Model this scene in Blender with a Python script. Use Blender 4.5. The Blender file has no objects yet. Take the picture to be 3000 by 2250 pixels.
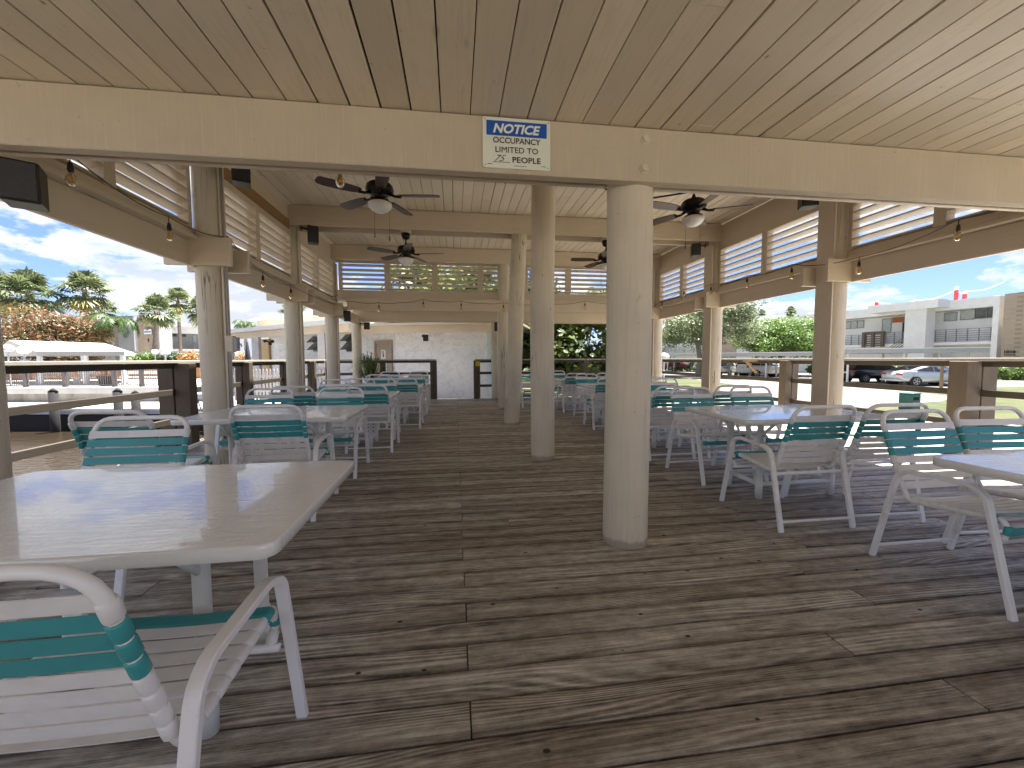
import bpy, math, random
from mathutils import Vector, Matrix
random.seed(7)
S = bpy.context.scene
COL = S.collection
# ------------------------------------------------------------------ camera model (units: metres, deck surface z=0)
F, CX, CY, HE = 1200.0, 1500.0, 1125.0, 1.25
_yaw = math.atan((CX-1335)/F); _pit = -math.atan(75/math.hypot(F, 165)); _roll = -0.0033
FW = Vector((math.sin(_yaw)*math.cos(_pit), math.cos(_yaw)*math.cos(_pit), math.sin(_pit)))
RT0 = Vector((math.cos(_yaw), -math.sin(_yaw), 0)); UP0 = RT0.cross(FW)
RT = RT0*math.cos(_roll)+UP0*math.sin(_roll); UPV = UP0*math.cos(_roll)-RT0*math.sin(_roll)
EYE = Vector((0, 0, HE))
def ray(px, py): return RT*((px-CX)/F) - UPV*((py-CY)/F) + FW
def onz(px, py, z): d = ray(px, py); return EYE+d*((z-HE)/d.z)
def ony(px, py, Y): d = ray(px, py); return EYE+d*(Y/d.y)
def onx(px, py, X): d = ray(px, py); return EYE+d*(X/d.x)
def at(px, depth, z=0.0):
    d = ray(px, 1050); t = depth; p = EYE+d*t; return Vector((p.x, p.y, z))
def zat(py, depth): return HE+(1050-py)*depth/F
# ------------------------------------------------------------------ mesh helpers
class MB:
    def __init__(s): s.v = []; s.f = []; s.m = []; s.sm = []; s.col = []
    def add(s, vs, fs, mi=0, smooth=False, col=None):
        o = len(s.v); s.v += [tuple(v) for v in vs]
        for f in fs:
            s.f.append(tuple(i+o for i in f)); s.m.append(mi); s.sm.append(smooth); s.col.append(col if col is not None else 0.5)
        return s
    def box(s, x0, x1, y0, y1, z0, z1, mi=0, col=None, M=None):
        if x0 > x1: x0, x1 = x1, x0
        if y0 > y1: y0, y1 = y1, y0
        if z0 > z1: z0, z1 = z1, z0
        vs = [Vector(p) for p in ((x0,y0,z0),(x1,y0,z0),(x1,y1,z0),(x0,y1,z0),(x0,y0,z1),(x1,y0,z1),(x1,y1,z1),(x0,y1,z1))]
        if M: vs = [M @ v for v in vs]
        return s.add(vs, [(0,3,2,1),(4,5,6,7),(0,1,5,4),(1,2,6,5),(2,3,7,6),(3,0,4,7)], mi, False, col)
    def rbox(s, x0, x1, y0, y1, z0, z1, b=0.006, mi=0, M=None):   # box with chamfered vertical+horizontal edges
        zs = [(z0, b), (z0+b, 0), (z1-b, 0), (z1, b)]
        vs = []
        for z, i in zs:
            a0, a1, c0, c1 = x0+i, x1-i, y0+i, y1-i
            k = b
            for p in ((a0+k,c0),(a1-k,c0),(a1,c0+k),(a1,c1-k),(a1-k,c1),(a0+k,c1),(a0,c1-k),(a0,c0+k)):
                v = Vector((p[0], p[1], z)); vs.append(M @ v if M else v)
        fs = [tuple(reversed(range(8))), tuple(range(24, 32))]
        for r in range(3):
            for i in range(8):
                j = (i+1) % 8; fs.append((r*8+i, r*8+j, r*8+8+j, r*8+8+i))
        return s.add(vs, fs, mi)
    def tube(s, pts, r, n=8, mi=0, cap=True, closed=False, smooth=True, sec=None, up=None):
        pts = [Vector(p) for p in pts]; N = len(pts)
        rs = r if isinstance(r, (list, tuple)) else [r]*N
        vs = []; fs = []
        prev = None
        for i, p in enumerate(pts):
            if closed: t = (pts[(i+1) % N]-pts[i-1])
            elif i == 0: t = pts[1]-pts[0]
            elif i == N-1: t = pts[-1]-pts[-2]
            else:
                t = (pts[i+1]-p).normalized()+(p-pts[i-1]).normalized()
            if t.length < 1e-9: t = Vector((0,0,1))
            t.normalize()
            if up is not None: u = Vector(up); u = (u-t*u.dot(t)).normalized()
            elif prev is None:
                a = Vector((0,0,1)) if abs(t.z) < .9 else Vector((1,0,0)); u = (a-t*a.dot(t)).normalized()
            else: u = (prev-t*prev.dot(t)).normalized()
            prev = u; w = t.cross(u)
            if sec:
                for a, b in sec: vs.append(p+u*a+w*b)
            else:
                for k in range(n):
                    an = 2*math.pi*k/n; vs.append(p+u*math.cos(an)*rs[i]+w*math.sin(an)*rs[i])
        m = len(sec) if sec else n
        rng = N if closed else N-1
        for i in range(rng):
            j = (i+1) % N
            for k in range(m):
                l = (k+1) % m; fs.append((i*m+k, i*m+l, j*m+l, j*m+k))
        if cap and not closed:
            fs.append(tuple(reversed(range(m)))); fs.append(tuple((N-1)*m+k for k in range(m)))
        return s.add(vs, fs, mi, smooth and not sec)
    def lathe(s, prof, c=(0,0,0), n=16, mi=0, M=None, smooth=True):
        vs = []; fs = []; c = Vector(c)
        for r, z in prof:
            for k in range(n):
                a = 2*math.pi*k/n; v = Vector((r*math.cos(a), r*math.sin(a), z))
                vs.append((M @ v if M else v)+c)
        for i in range(len(prof)-1):
            for k in range(n):
                l = (k+1) % n; fs.append((i*n+k, i*n+l, (i+1)*n+l, (i+1)*n+k))
        fs.append(tuple(reversed(range(n)))); fs.append(tuple((len(prof)-1)*n+k for k in range(n)))
        return s.add(vs, fs, mi, smooth)
    def quad(s, a, b, c, d, mi=0, col=None): return s.add([a,b,c,d], [(0,1,2,3)], mi, False, col)
    def poly(s, pts, mi=0): return s.add(pts, [tuple(range(len(pts)))], mi)
    def prism(s, pts, z0, z1, mi=0):
        n = len(pts)
        vs = [(p[0],p[1],z0) for p in pts]+[(p[0],p[1],z1) for p in pts]
        fs = [tuple(reversed(range(n))), tuple(range(n,2*n))]+[(i,(i+1)%n,n+(i+1)%n,n+i) for i in range(n)]
        return s.add(vs, fs, mi)
    def mesh(s, name, mats, bevel=None):
        me = bpy.data.meshes.new(name); me.from_pydata(s.v, [], s.f)
        for m in (mats if isinstance(mats, (list, tuple)) else [mats]): me.materials.append(m)
        me.polygons.foreach_set('material_index', s.m); me.polygons.foreach_set('use_smooth', s.sm)
        a = me.attributes.new('rnd', 'FLOAT', 'FACE'); a.data.foreach_set('value', s.col)
        me.update(); return me
    def build(s, name, mats, parent=None, loc=None):
        o = bpy.data.objects.new(name, s.mesh(name, mats)); COL.objects.link(o)
        if parent: o.parent = parent
        if loc is not None: o.location = loc
        return o
def tag(o, label=None, cat=None, group=None, kind=None):
    if label: o['label'] = label
    if cat: o['category'] = cat
    if group: o['group'] = group
    if kind: o['kind'] = kind
    return o
def thing(name, label, cat, loc=(0,0,0), rz=0, group=None):
    o = bpy.data.objects.new(name, None); COL.objects.link(o); o.empty_display_size = .1
    o.location = loc; o.rotation_euler = (0,0,rz); return tag(o, label, cat, group)
def kids(o): return [c for c in bpy.data.objects if c.parent == o]
def copy_tree(o, parent=None):
    c = o.copy(); COL.objects.link(c); c.parent = parent
    for ch in kids(o): copy_tree(ch, c)
    return c
def fillet(P, r, n=5):
    P = [Vector(p) for p in P]; out = [P[0]]
    for i in range(1, len(P)-1):
        rr = r[i] if isinstance(r, (list, tuple)) else r
        a, b, c = P[i-1], P[i], P[i+1]
        d1 = (a-b).normalized(); d2 = (c-b).normalized()
        ang = d1.angle(d2)
        if rr <= 0 or ang > 3.1: out.append(b); continue
        L = min(rr/math.tan(ang/2), (a-b).length*.49, (c-b).length*.49)
        p0 = b+d1*L; p1 = b+d2*L
        for k in range(n+1):
            t = k/n; out.append(p0*(1-t)**2+b*2*t*(1-t)+p1*t*t)
    out.append(P[-1]); return out
def text_mesh(name, txt, size, mat, parent, M, bold=0.0, shear=0.0, ext=0.001, align='CENTER', space=1.0):
    cu = bpy.data.curves.new(name, 'FONT'); cu.body = txt; cu.size = size; cu.extrude = ext; cu.offset = bold; cu.shear = shear
    cu.align_x = align; cu.align_y = 'CENTER'; cu.space_character = space; cu.resolution_u = 3
    o = bpy.data.objects.new(name, cu); COL.objects.link(o)
    bpy.context.view_layer.update()
    me = bpy.data.meshes.new_from_object(o.evaluated_get(bpy.context.evaluated_depsgraph_get()))
    COL.objects.unlink(o); bpy.data.objects.remove(o)
    me.materials.clear(); me.materials.append(mat); me.name = name
    ob = bpy.data.objects.new(name, me); COL.objects.link(ob); ob.parent = parent; ob.matrix_local = M
    return ob
# ------------------------------------------------------------------ materials
def nt_new(name):
    m = bpy.data.materials.new(name); m.use_nodes = True; nt = m.node_tree; nt.nodes.clear()
    out = nt.nodes.new('ShaderNodeOutputMaterial'); b = nt.nodes.new('ShaderNodeBsdfPrincipled')
    nt.links.new(b.outputs[0], out.inputs[0]); return m, nt, b, out
def N(nt, t, **kw):
    n = nt.nodes.new(t)
    for k, v in kw.items():
        if k in n.inputs: n.inputs[k].default_value = v
        else: setattr(n, k, v)
    return n
def L(nt, a, b): nt.links.new(a, b)
def math_(nt, op, a, b=None, c=None):
    n = nt.nodes.new('ShaderNodeMath'); n.operation = op
    for i, x in enumerate((a, b, c)):
        if x is None: continue
        if isinstance(x, (int, float)): n.inputs[i].default_value = x
        else: nt.links.new(x, n.inputs[i])
    return n.outputs[0]
def ramp(nt, fac, stops):
    r = nt.nodes.new('ShaderNodeValToRGB'); e = r.color_ramp.elements
    while len(e) < len(stops): e.new(.5)
    for i, (p, c) in enumerate(stops): e[i].position = p; e[i].color = (*c, 1) if len(c) == 3 else c
    nt.links.new(fac, r.inputs[0]); return r.outputs[0]
def coords(nt, scale=(1,1,1), kind='Object'):
    t = nt.nodes.new('ShaderNodeTexCoord'); m = nt.nodes.new('ShaderNodeMapping'); m.inputs['Scale'].default_value = scale
    nt.links.new(t.outputs[kind], m.inputs[0]); return m.outputs[0]
def noise(nt, vec, scale, detail=4, rough=.55, dist=0):
    n = N(nt, 'ShaderNodeTexNoise', Scale=scale, Detail=detail, Roughness=rough, Distortion=dist); nt.links.new(vec, n.inputs['Vector']); return n.outputs['Fac']
def mixc(nt, fac, a, b, mode='MIX'):
    n = nt.nodes.new('ShaderNodeMix'); n.data_type = 'RGBA'; n.blend_type = mode
    for s, x in ((n.inputs[0], fac), (n.inputs[6], a), (n.inputs[7], b)):
        if isinstance(x, (int, float)): s.default_value = x
        elif isinstance(x, tuple): s.default_value = (*x, 1)
        else: nt.links.new(x, s)
    return n.outputs[2]
def bump(nt, b, h, strength=.3, dist=.01):
    n = N(nt, 'ShaderNodeBump', Strength=strength, Distance=dist); nt.links.new(h, n.inputs['Height']); nt.links.new(n.outputs[0], b.inputs['Normal'])
def plain(name, col, rough=.5, metal=0, var=.12, vs=6.0, bs=.0, bscale=60, spec=.5, kind='Object', coat=0):
    m, nt, b, out = nt_new(name); v = coords(nt, kind=kind)
    f = noise(nt, v, vs, 5)
    lo = tuple(c*(1-var) for c in col); hi = tuple(min(1, c*(1+var)) for c in col)
    L(nt, ramp(nt, f, [(.3, lo), (.7, hi)]), b.inputs['Base Color'])
    b.inputs['Roughness'].default_value = rough; b.inputs['Metallic'].default_value = metal
    b.inputs['Specular IOR Level'].default_value = spec
    if coat: b.inputs['Coat Weight'].default_value = coat; b.inputs['Coat Roughness'].default_value = .03
    if bs: bump(nt, b, noise(nt, v, bscale, 4), bs, .004)
    return m
def paint_wood(name, col, axis='x', rough=.45, dirt=.5, grain=.25, var=.10):
    m, nt, b, out = nt_new(name)
    sc = {'x': (2, 30, 30), 'y': (30, 2, 30), 'z': (30, 30, 2)}[axis]
    v = coords(nt, sc); v1 = coords(nt)
    g = noise(nt, v, 1.6, 6, .65, .4); d = noise(nt, v1, 3.0, 6, .65); sp = noise(nt, v1, 22, 5, .7)
    at_ = N(nt, 'ShaderNodeAttribute', attribute_name='rnd')
    lo = tuple(c*(1-var) for c in col); hi = tuple(c*(1+var*.6) for c in col)
    c0 = ramp(nt, at_.outputs['Fac'], [(0, lo), (1, hi)])
    c1 = mixc(nt, ramp(nt, d, [(.35, (0,0,0)), (.75, (.6,.6,.6))]), c0, tuple(c*.86 for c in col))
    st = math_(nt, 'MULTIPLY', ramp(nt, sp, [(.63, (0,0,0)), (.72, (1,1,1))]), ramp(nt, d, [(.48, (0,0,0)), (.62, (1,1,1))]))
    c2 = mixc(nt, math_(nt, 'MULTIPLY', st, dirt), c1, tuple(c*.45 for c in col))
    c3 = mixc(nt, math_(nt, 'MULTIPLY', ramp(nt, g, [(.5, (0,0,0)), (.72, (1,1,1))]), grain), c2, tuple(c*.62 for c in col))
    if name.startswith(('ceiling', 'upper_ceiling')):
        vo = N(nt, 'ShaderNodeTexVoronoi', Scale=4.2); L(nt, coords(nt, (1.3, .8, 1)), vo.inputs['Vector'])
        c3 = mixc(nt, ramp(nt, vo.outputs['Distance'], [(.025, (.8,.8,.8)), (.05, (0,0,0))]), c3, (.10,.075,.05))
        v2 = N(nt, 'ShaderNodeTexVoronoi', Scale=1.5); L(nt, coords(nt, (3.2, 1.0, 1)), v2.inputs['Vector'])
        c3 = mixc(nt, ramp(nt, math_(nt, 'ADD', v2.outputs['Distance'], math_(nt, 'MULTIPLY', sp, .12)), [(.10, (.6,.6,.6)), (.15, (0,0,0))]), c3, tuple(c*.5 for c in col))
    L(nt, c3, b.inputs['Base Color']); b.inputs['Roughness'].default_value = rough
    h = math_(nt, 'ADD', g, math_(nt, 'MULTIPLY', sp, .4)); bump(nt, b, h, .25, .004)
    return m
TAN = (.66, .555, .415)
M_TANX = paint_wood('tan_paint_x', TAN, 'x'); M_TANY = paint_wood('tan_paint_y', TAN, 'y'); M_TANZ = paint_wood('tan_paint_z', TAN, 'z')
M_COLUMN = paint_wood('column_paint', (.56,.51,.42), 'z', .5, .7, .5)
M_CEIL = paint_wood('ceiling_paint', (.72,.62,.465), 'y', .38, 1.0, .35, .17)
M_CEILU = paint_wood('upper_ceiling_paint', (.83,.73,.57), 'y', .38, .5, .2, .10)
M_RAW = paint_wood('raw_board', (.30,.165,.06), 'y', .6, .4, .5)
M_ROUGHSAWN = None
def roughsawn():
    m, nt, b, out = nt_new('roughsawn_tan_dimmed')
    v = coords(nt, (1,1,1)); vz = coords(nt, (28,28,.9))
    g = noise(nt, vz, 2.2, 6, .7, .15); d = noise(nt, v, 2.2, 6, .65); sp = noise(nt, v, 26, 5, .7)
    TAN = (.53, .445, .325)  # same paint as the ceilings, darkened to offset the light on the beam
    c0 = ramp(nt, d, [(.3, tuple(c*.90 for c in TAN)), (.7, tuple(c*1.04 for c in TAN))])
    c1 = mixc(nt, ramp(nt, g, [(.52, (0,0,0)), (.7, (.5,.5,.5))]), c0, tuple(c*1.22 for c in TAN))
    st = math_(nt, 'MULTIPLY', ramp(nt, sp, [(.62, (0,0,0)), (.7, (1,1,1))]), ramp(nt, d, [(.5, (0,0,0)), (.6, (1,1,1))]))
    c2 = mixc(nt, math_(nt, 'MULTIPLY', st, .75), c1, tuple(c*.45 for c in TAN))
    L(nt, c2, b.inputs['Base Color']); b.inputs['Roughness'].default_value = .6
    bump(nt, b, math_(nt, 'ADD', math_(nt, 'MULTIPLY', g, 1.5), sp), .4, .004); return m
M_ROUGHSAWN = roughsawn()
def deck_mat():
    m, nt, b, out = nt_new('weathered_deck')
    tc = nt.nodes.new('ShaderNodeTexCoord'); at_ = N(nt, 'ShaderNodeAttribute', attribute_name='rnd')
    sep = nt.nodes.new('ShaderNodeSeparateXYZ'); L(nt, tc.outputs['Object'], sep.inputs[0])
    off = math_(nt, 'MULTIPLY', at_.outputs['Fac'], 57.0)
    def vec(sx, sy, o=1.0):
        c = nt.nodes.new('ShaderNodeCombineXYZ')
        L(nt, math_(nt, 'ADD', math_(nt, 'MULTIPLY', sep.outputs[0], sx), math_(nt, 'MULTIPLY', off, o)), c.inputs[0])
        L(nt, math_(nt, 'MULTIPLY', sep.outputs[1], sy), c.inputs[1]); L(nt, off, c.inputs[2]); return c.outputs[0]
    big = noise(nt, vec(.42, 3.4), 1.0, 2, .45, .1)
    ph = math_(nt, 'ADD', math_(nt, 'MULTIPLY', sep.outputs[1], 44.0), math_(nt, 'MULTIPLY', big, 21.0))
    rings = math_(nt, 'MULTIPLY_ADD', math_(nt, 'SINE', math_(nt, 'MULTIPLY', ph, 6.2832)), .5, .5)
    rings = math_(nt, 'POWER', rings, 1.6)
    fine = noise(nt, vec(4.0, 230), 1.0, 6, .8); streak = noise(nt, vec(1.0, 26), 1.0, 6, .75); blot = noise(nt, vec(9.0, 16), 1.0, 5, .75)
    msk = ramp(nt, noise(nt, vec(.8, 5), 1.0, 3, .5), [(.42, (.08,.08,.08)), (.62, (1,1,1))])
    wet = noise(nt, coords(nt, (.5, 1.6, 1)), 1.3, 5, .6); patch = noise(nt, vec(.9, 3.5, .7), 1.0, 5, .6)
    gr = math_(nt, 'ADD', math_(nt, 'MULTIPLY', math_(nt, 'MULTIPLY', math_(nt, 'SUBTRACT', rings, .4), msk), .12), math_(nt, 'ADD', math_(nt, 'MULTIPLY', fine, .36), math_(nt, 'ADD', math_(nt, 'MULTIPLY', streak, .40), math_(nt, 'MULTIPLY', blot, .26))))
    base = ramp(nt, gr, [(.385, (.050,.042,.033)), (.45, (.21,.188,.155)), (.52, (.37,.342,.292)), (.63, (.70,.67,.60))])
    tone = ramp(nt, at_.outputs['Fac'], [(0, (.78,.73,.68)), (.35, (.95,.92,.88)), (.7, (1.08,1.06,1.02)), (1, (1.22,1.23,1.23))])
    c1 = mixc(nt, 1.0, base, tone, 'MULTIPLY')
    c2 = mixc(nt, ramp(nt, patch, [(.45, (0,0,0)), (.66, (.7,.7,.7))]), c1, mixc(nt, 1.0, c1, (.62,.55,.48), 'MULTIPLY'))
    c3 = mixc(nt, ramp(nt, wet, [(.5, (0,0,0)), (.68, (.45,.45,.45))]), c2, mixc(nt, 1.0, c2, (1.3,1.33,1.36), 'MULTIPLY'))
    fr_ = math_(nt, 'FRACT', math_(nt, 'DIVIDE', math_(nt, 'ADD', sep.outputs[1], 5.1), .152))
    ed = math_(nt, 'MULTIPLY', math_(nt, 'ABSOLUTE', math_(nt, 'SUBTRACT', fr_, .5)), 2.0)
    ed = math_(nt, 'ADD', ed, math_(nt, 'MULTIPLY', math_(nt, 'SUBTRACT', noise(nt, vec(1.3, 9), 1.0, 4, .7), .5), 1.4))
    c3 = mixc(nt, ramp(nt, ed, [(.66, (0,0,0)), (1.0, (.75,.75,.75))]), c3, mixc(nt, 1.0, c3, (.40,.34,.29), 'MULTIPLY'))
    # nail heads and small dark pocks
    vo = N(nt, 'ShaderNodeTexVoronoi', Scale=7.0); L(nt, coords(nt, (.7,1.1,1)), vo.inputs['Vector'])
    dots = ramp(nt, vo.outputs['Distance'], [(.05, (1,1,1)), (.075, (0,0,0))])
    c4 = mixc(nt, dots, c3, (.02,.014,.01))
    L(nt, c4, b.inputs['Base Color'])
    L(nt, ramp(nt, gr, [(.3, (.75,.75,.75)), (.7, (.42,.42,.42))]), b.inputs['Roughness'])
    b.inputs['Specular IOR Level'].default_value = .45
    bump(nt, b, gr, .7, .006); return m
M_DECK = deck_mat()
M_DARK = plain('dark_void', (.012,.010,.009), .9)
def metal_dirty():
    m, nt, b, out = nt_new('white_powdercoat'); v = coords(nt)
    d = noise(nt, v, 5.5, 6, .7)
    c = mixc(nt, ramp(nt, d, [(.54, (0,0,0)), (.70, (.75,.75,.75))]), (.84,.83,.82), (.60,.50,.37))
    L(nt, c, b.inputs['Base Color']); b.inputs['Roughness'].default_value = .3; bump(nt, b, noise(nt, v, 120, 2), .05, .002); return m
M_WHITEMETAL = metal_dirty()
M_WSTRAP = plain('white_vinyl', (.78,.765,.74), .38, 0, .06, 14, .12, 90)
M_TEAL = plain('teal_vinyl', (.045,.31,.32), .34, 0, .10, 8, .12, 90)
def table_mat():
    m, nt, b, out = nt_new('fiberglass_top')
    v = coords(nt); vs_ = coords(nt, (1.0, 5.5, 1))
    d = noise(nt, v, 3, 5); st = noise(nt, vs_, 9, 6, .6, .6)
    L(nt, ramp(nt, d, [(.3, (.79,.775,.735)), (.7, (.86,.85,.82))]), b.inputs['Base Color'])
    b.inputs['Roughness'].default_value = .08; b.inputs['Specular IOR Level'].default_value = .75
    b.inputs['Coat Weight'].default_value = .6; b.inputs['Coat Roughness'].default_value = .04
    bump(nt, b, math_(nt, 'ADD', st, math_(nt, 'MULTIPLY', noise(nt, v, 55, 3), .25)), .8, .004); return m
M_TABLE = table_mat()
M_TABLEG = plain('table_underframe', (.74,.74,.70), .35, 0, .04)
M_BLACK = plain('black_plastic', (.018,.017,.016), .42, 0, .2, 20)
M_SPK = plain('speaker_cloth', (.030,.028,.027), .6, 0, .2, 40, .2, 200)
M_BRONZE = plain('dark_bronze', (.020,.015,.012), .28, .6, .1)
M_BLADE = paint_wood('walnut_blade', (.060,.030,.022), 'x', .35, .2, .5)
M_FROST = plain('frosted_glass', (.82,.80,.76), .3, 0, .02)
def glass(name, col=(1,1,1), rough=.0, tr=1.0):
    m, nt, b, out = nt_new(name); b.inputs['Base Color'].default_value = (*col, 1); b.inputs['Transmission Weight'].default_value = tr
    b.inputs['Roughness'].default_value = rough; b.inputs['IOR'].default_value = 1.2; return m
M_AMBER = glass('amber_glass', (1.0,.80,.50))
M_FIL = plain('filament', (.75,.45,.15), .3, .3)
M_WIN = plain('window_glass', (.050,.060,.065), .04, 0, .3, 1.5, spec=.8)
M_WINL = plain('curtained_glass', (.34,.37,.36), .12, 0, .15, 3, spec=.7)
M_CAR_GLASS = plain('tinted_glass', (.010,.012,.013), .03, 0, .1, spec=.8)
def stucco(name, col, s=.5, sc=14):
    m, nt, b, out = nt_new(name); v = coords(nt)
    n1 = noise(nt, v, sc, 3, .5, 1.5); n2 = noise(nt, v, .7, 4)
    L(nt, mixc(nt, 1.0, ramp(nt, n1, [(.40, tuple(c*.90 for c in col)), (.46, col)]), ramp(nt, n2, [(.3,(.93,.93,.93)), (.7,(1.04,1.04,1.04))]), 'MULTIPLY'), b.inputs['Base Color'])
    b.inputs['Roughness'].default_value = .85; bump(nt, b, ramp(nt, n1, [(.38,(0,0,0)), (.5,(1,1,1))]), s, .02); return m
M_STUCCO = stucco('white_stucco', (.84,.85,.86), .6, 5); M_WALLW = stucco('building_white', (.72,.72,.70), .15, 8)
M_WALLG = stucco('building_grey', (.27,.29,.30), .1, 6)
def bricky(name, col):
    m, nt, b, out = nt_new(name); v = coords(nt)
    br = N(nt, 'ShaderNodeTexBrick', Scale=1.0); br.inputs['Brick Width'].default_value = .4; br.inputs['Row Height'].default_value = .2
    br.inputs['Mortar Size'].default_value = .008; br.inputs['Color1'].default_value = (*col, 1); br.inputs['Color2'].default_value = (*[c*.9 for c in col], 1)
    br.inputs['Mortar'].default_value = (*[c*.72 for c in col], 1)
    mp = nt.nodes.new('ShaderNodeMapping'); mp.inputs['Rotation'].default_value = (math.radians(90), 0, 0); L(nt, v, mp.inputs[0]); L(nt, mp.outputs[0], br.inputs['Vector'])
    L(nt, mixc(nt, 1.0, br.outputs[0], ramp(nt, noise(nt, v, .8, 5), [(.3,(.88,.88,.88)), (.7,(1.06,1.06,1.06))]), 'MULTIPLY'), b.inputs['Base Color'])
    b.inputs['Roughness'].default_value = .85; return m
M_TANBLOCK = bricky('tan_block', (.40,.33,.25))
M_CONC = plain('concrete', (.42,.40,.36), .85, 0, .2, 1.5, .3, 30)
M_CONCB = plain('pale_concrete', (.46,.45,.43), .8, 0, .15, 1.0, .2, 30)
M_BOUNCE = plain('bounce_paving', (.26,.235,.20), .85, 0, .2, 1.0, .2, 30)
M_ASPH = plain('old_asphalt', (.145,.132,.115), .9, 0, .22, .5, .4, 60)
M_WHITEP = plain('white_paint', (.72,.72,.70), .5, 0, .05, 2)
M_GREYM = plain('grey_rail', (.16,.16,.165), .5, 0, .1)
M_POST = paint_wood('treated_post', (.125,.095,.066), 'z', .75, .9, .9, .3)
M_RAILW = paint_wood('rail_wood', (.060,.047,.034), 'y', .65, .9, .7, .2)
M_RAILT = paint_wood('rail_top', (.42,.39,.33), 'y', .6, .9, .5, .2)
M_YELLOWP = paint_wood('new_pine', (.30,.20,.08), 'x', .6, .3, .4)
M_PILE = plain('dark_pile', (.011,.010,.010), .9, 0, .4, 6)
M_FENCEW = paint_wood('cedar_fence', (.42,.22,.10), 'z', .8, .5, .6, .3)
M_PICKET = plain('bronze_picket', (.13,.11,.105), .5, 0, .1)
M_PICKETW = plain('grey_picket', (.40,.38,.37), .6, 0, .15, 8)
M_GREENB = plain('utility_green', (.035,.13,.11), .5, 0, .1)
M_BLUE = plain('sign_blue', (.012,.085,.38), .35, 0, .03)
M_SIGNW = plain('sign_white', (.72,.74,.62), .35, 0, .03)
M_INK = plain('sign_ink', (.012,.012,.014), .5, 0, .05)
M_LETTERW = plain('letter_white', (.78,.80,.72), .4, 0, .03)
M_GREYBOX = plain('grey_box', (.36,.37,.38), .5, 0, .1)
M_DOOR = plain('tan_door', (.36,.29,.22), .5, 0, .05)
M_TANPANEL = plain('ochre_panel', (.40,.28,.13), .6, 0, .08)
M_CANVAS = plain('canvas', (.42,.41,.375), .7, 0, .05, 2)
M_GLOBE = plain('white_globe', (.80,.79,.78), .25, 0, .03)
M_RED = plain('red_marker', (.50,.03,.04), .5, 0, .1); M_ORANGE = plain('orange_marker', (.65,.13,.03), .5, 0, .1)
M_RUST = plain('rust_header', (.36,.11,.04), .7, 0, .3, 9)
M_YEL = plain('yellow_tag', (.65,.50,.02), .5)
M_TERRA = plain('dark_planter', (.035,.03,.03), .5)
M_TYRE = plain('tyre_rubber', (.02,.02,.02), .8); M_RIM = plain('alloy_rim', (.45,.46,.47), .3, .7, .1)
M_TAIL = plain('red_lens', (.42,.02,.025), .2, 0, .1); M_CHROME = plain('bright_trim', (.6,.6,.6), .2, .9)
M_PLATE = plain('number_plate', (.6,.62,.58), .4)
def carpaint(name, col, metal=.3): return plain(name, col, .22, metal, .02, 2, coat=.8)
def grass_mat():
    m, nt, b, out = nt_new('lawn'); v = coords(nt)
    n1 = noise(nt, v, .6, 6, .65); n2 = noise(nt, v, 18, 4, .7)
    c = ramp(nt, n1, [(.32, (.022,.036,.005)), (.5, (.046,.058,.010)), (.68, (.085,.080,.025))])
    c = mixc(nt, 1.0, c, ramp(nt, n2, [(.3,(.62,.62,.62)), (.7,(1.2,1.2,1.2))]), 'MULTIPLY')
    L(nt, c, b.inputs['Base Color']); b.inputs['Roughness'].default_value = .9; bump(nt, b, n2, .8, .03); return m
M_GRASS = grass_mat()
def water_mat():
    m, nt, b, out = nt_new('canal_water'); v = coords(nt, (1, 1.0, 1))
    L(nt, ramp(nt, noise(nt, v, .3, 3), [(.3, (.026,.019,.012)), (.7, (.036,.026,.016))]), b.inputs['Base Color'])
    b.inputs['Roughness'].default_value = .06; b.inputs['Specular IOR Level'].default_value = .55
    bump(nt, b, noise(nt, v, 3.5, 4, .6), .35, .08); return m
M_WATER = water_mat()
def leaf_mat(name, c0, c1, c2=None, tr=.35):
    m, nt, b, out = nt_new(name)
    at_ = N(nt, 'ShaderNodeAttribute', attribute_name='rnd')
    st = [(0, c0), (.75, c1)]
    if c2: st.append((1, c2))
    c = ramp(nt, at_.outputs['Fac'], st)
    L(nt, c, b.inputs['Base Color']); b.inputs['Roughness'].default_value = .5
    t = nt.nodes.new('ShaderNodeBsdfTranslucent'); L(nt, c, t.inputs[0]); mx = nt.nodes.new('ShaderNodeMixShader'); mx.inputs[0].default_value = tr
    L(nt, b.outputs[0], mx.inputs[1]); L(nt, t.outputs[0], mx.inputs[2]); L(nt, mx.outputs[0], out.inputs[0]); return m
M_PALM = leaf_mat('palm_leaf', (.075,.115,.045), (.21,.235,.115), (.38,.33,.10))
M_PALMG = leaf_mat('feather_palm_leaf', (.035,.075,.014), (.08,.14,.035))
M_OAK = leaf_mat('oak_leaf', (.075,.105,.04), (.16,.19,.09))
M_DENSE = leaf_mat('dense_leaf', (.06,.12,.02), (.15,.24,.05))
M_BAMBOO = leaf_mat('willow_leaf', (.045,.08,.02), (.15,.19,.05), (.28,.27,.07))
M_DKLEAF = leaf_mat('dark_leaf', (.018,.035,.014), (.05,.085,.03))
M_BOUG = leaf_mat('bougainvillea', (.075,.085,.030), (.20,.125,.050), (.27,.05,.028))
M_ORLEAF = leaf_mat('croton_leaf', (.15,.10,.03), (.45,.20,.05), (.55,.32,.12))
M_BARK = plain('bark', (.16,.135,.11), .9, 0, .3, 8, .8, 20); M_PALMBARK = plain('palm_bark', (.25,.215,.18), .9, 0, .3, 10, .8, 14)
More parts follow.
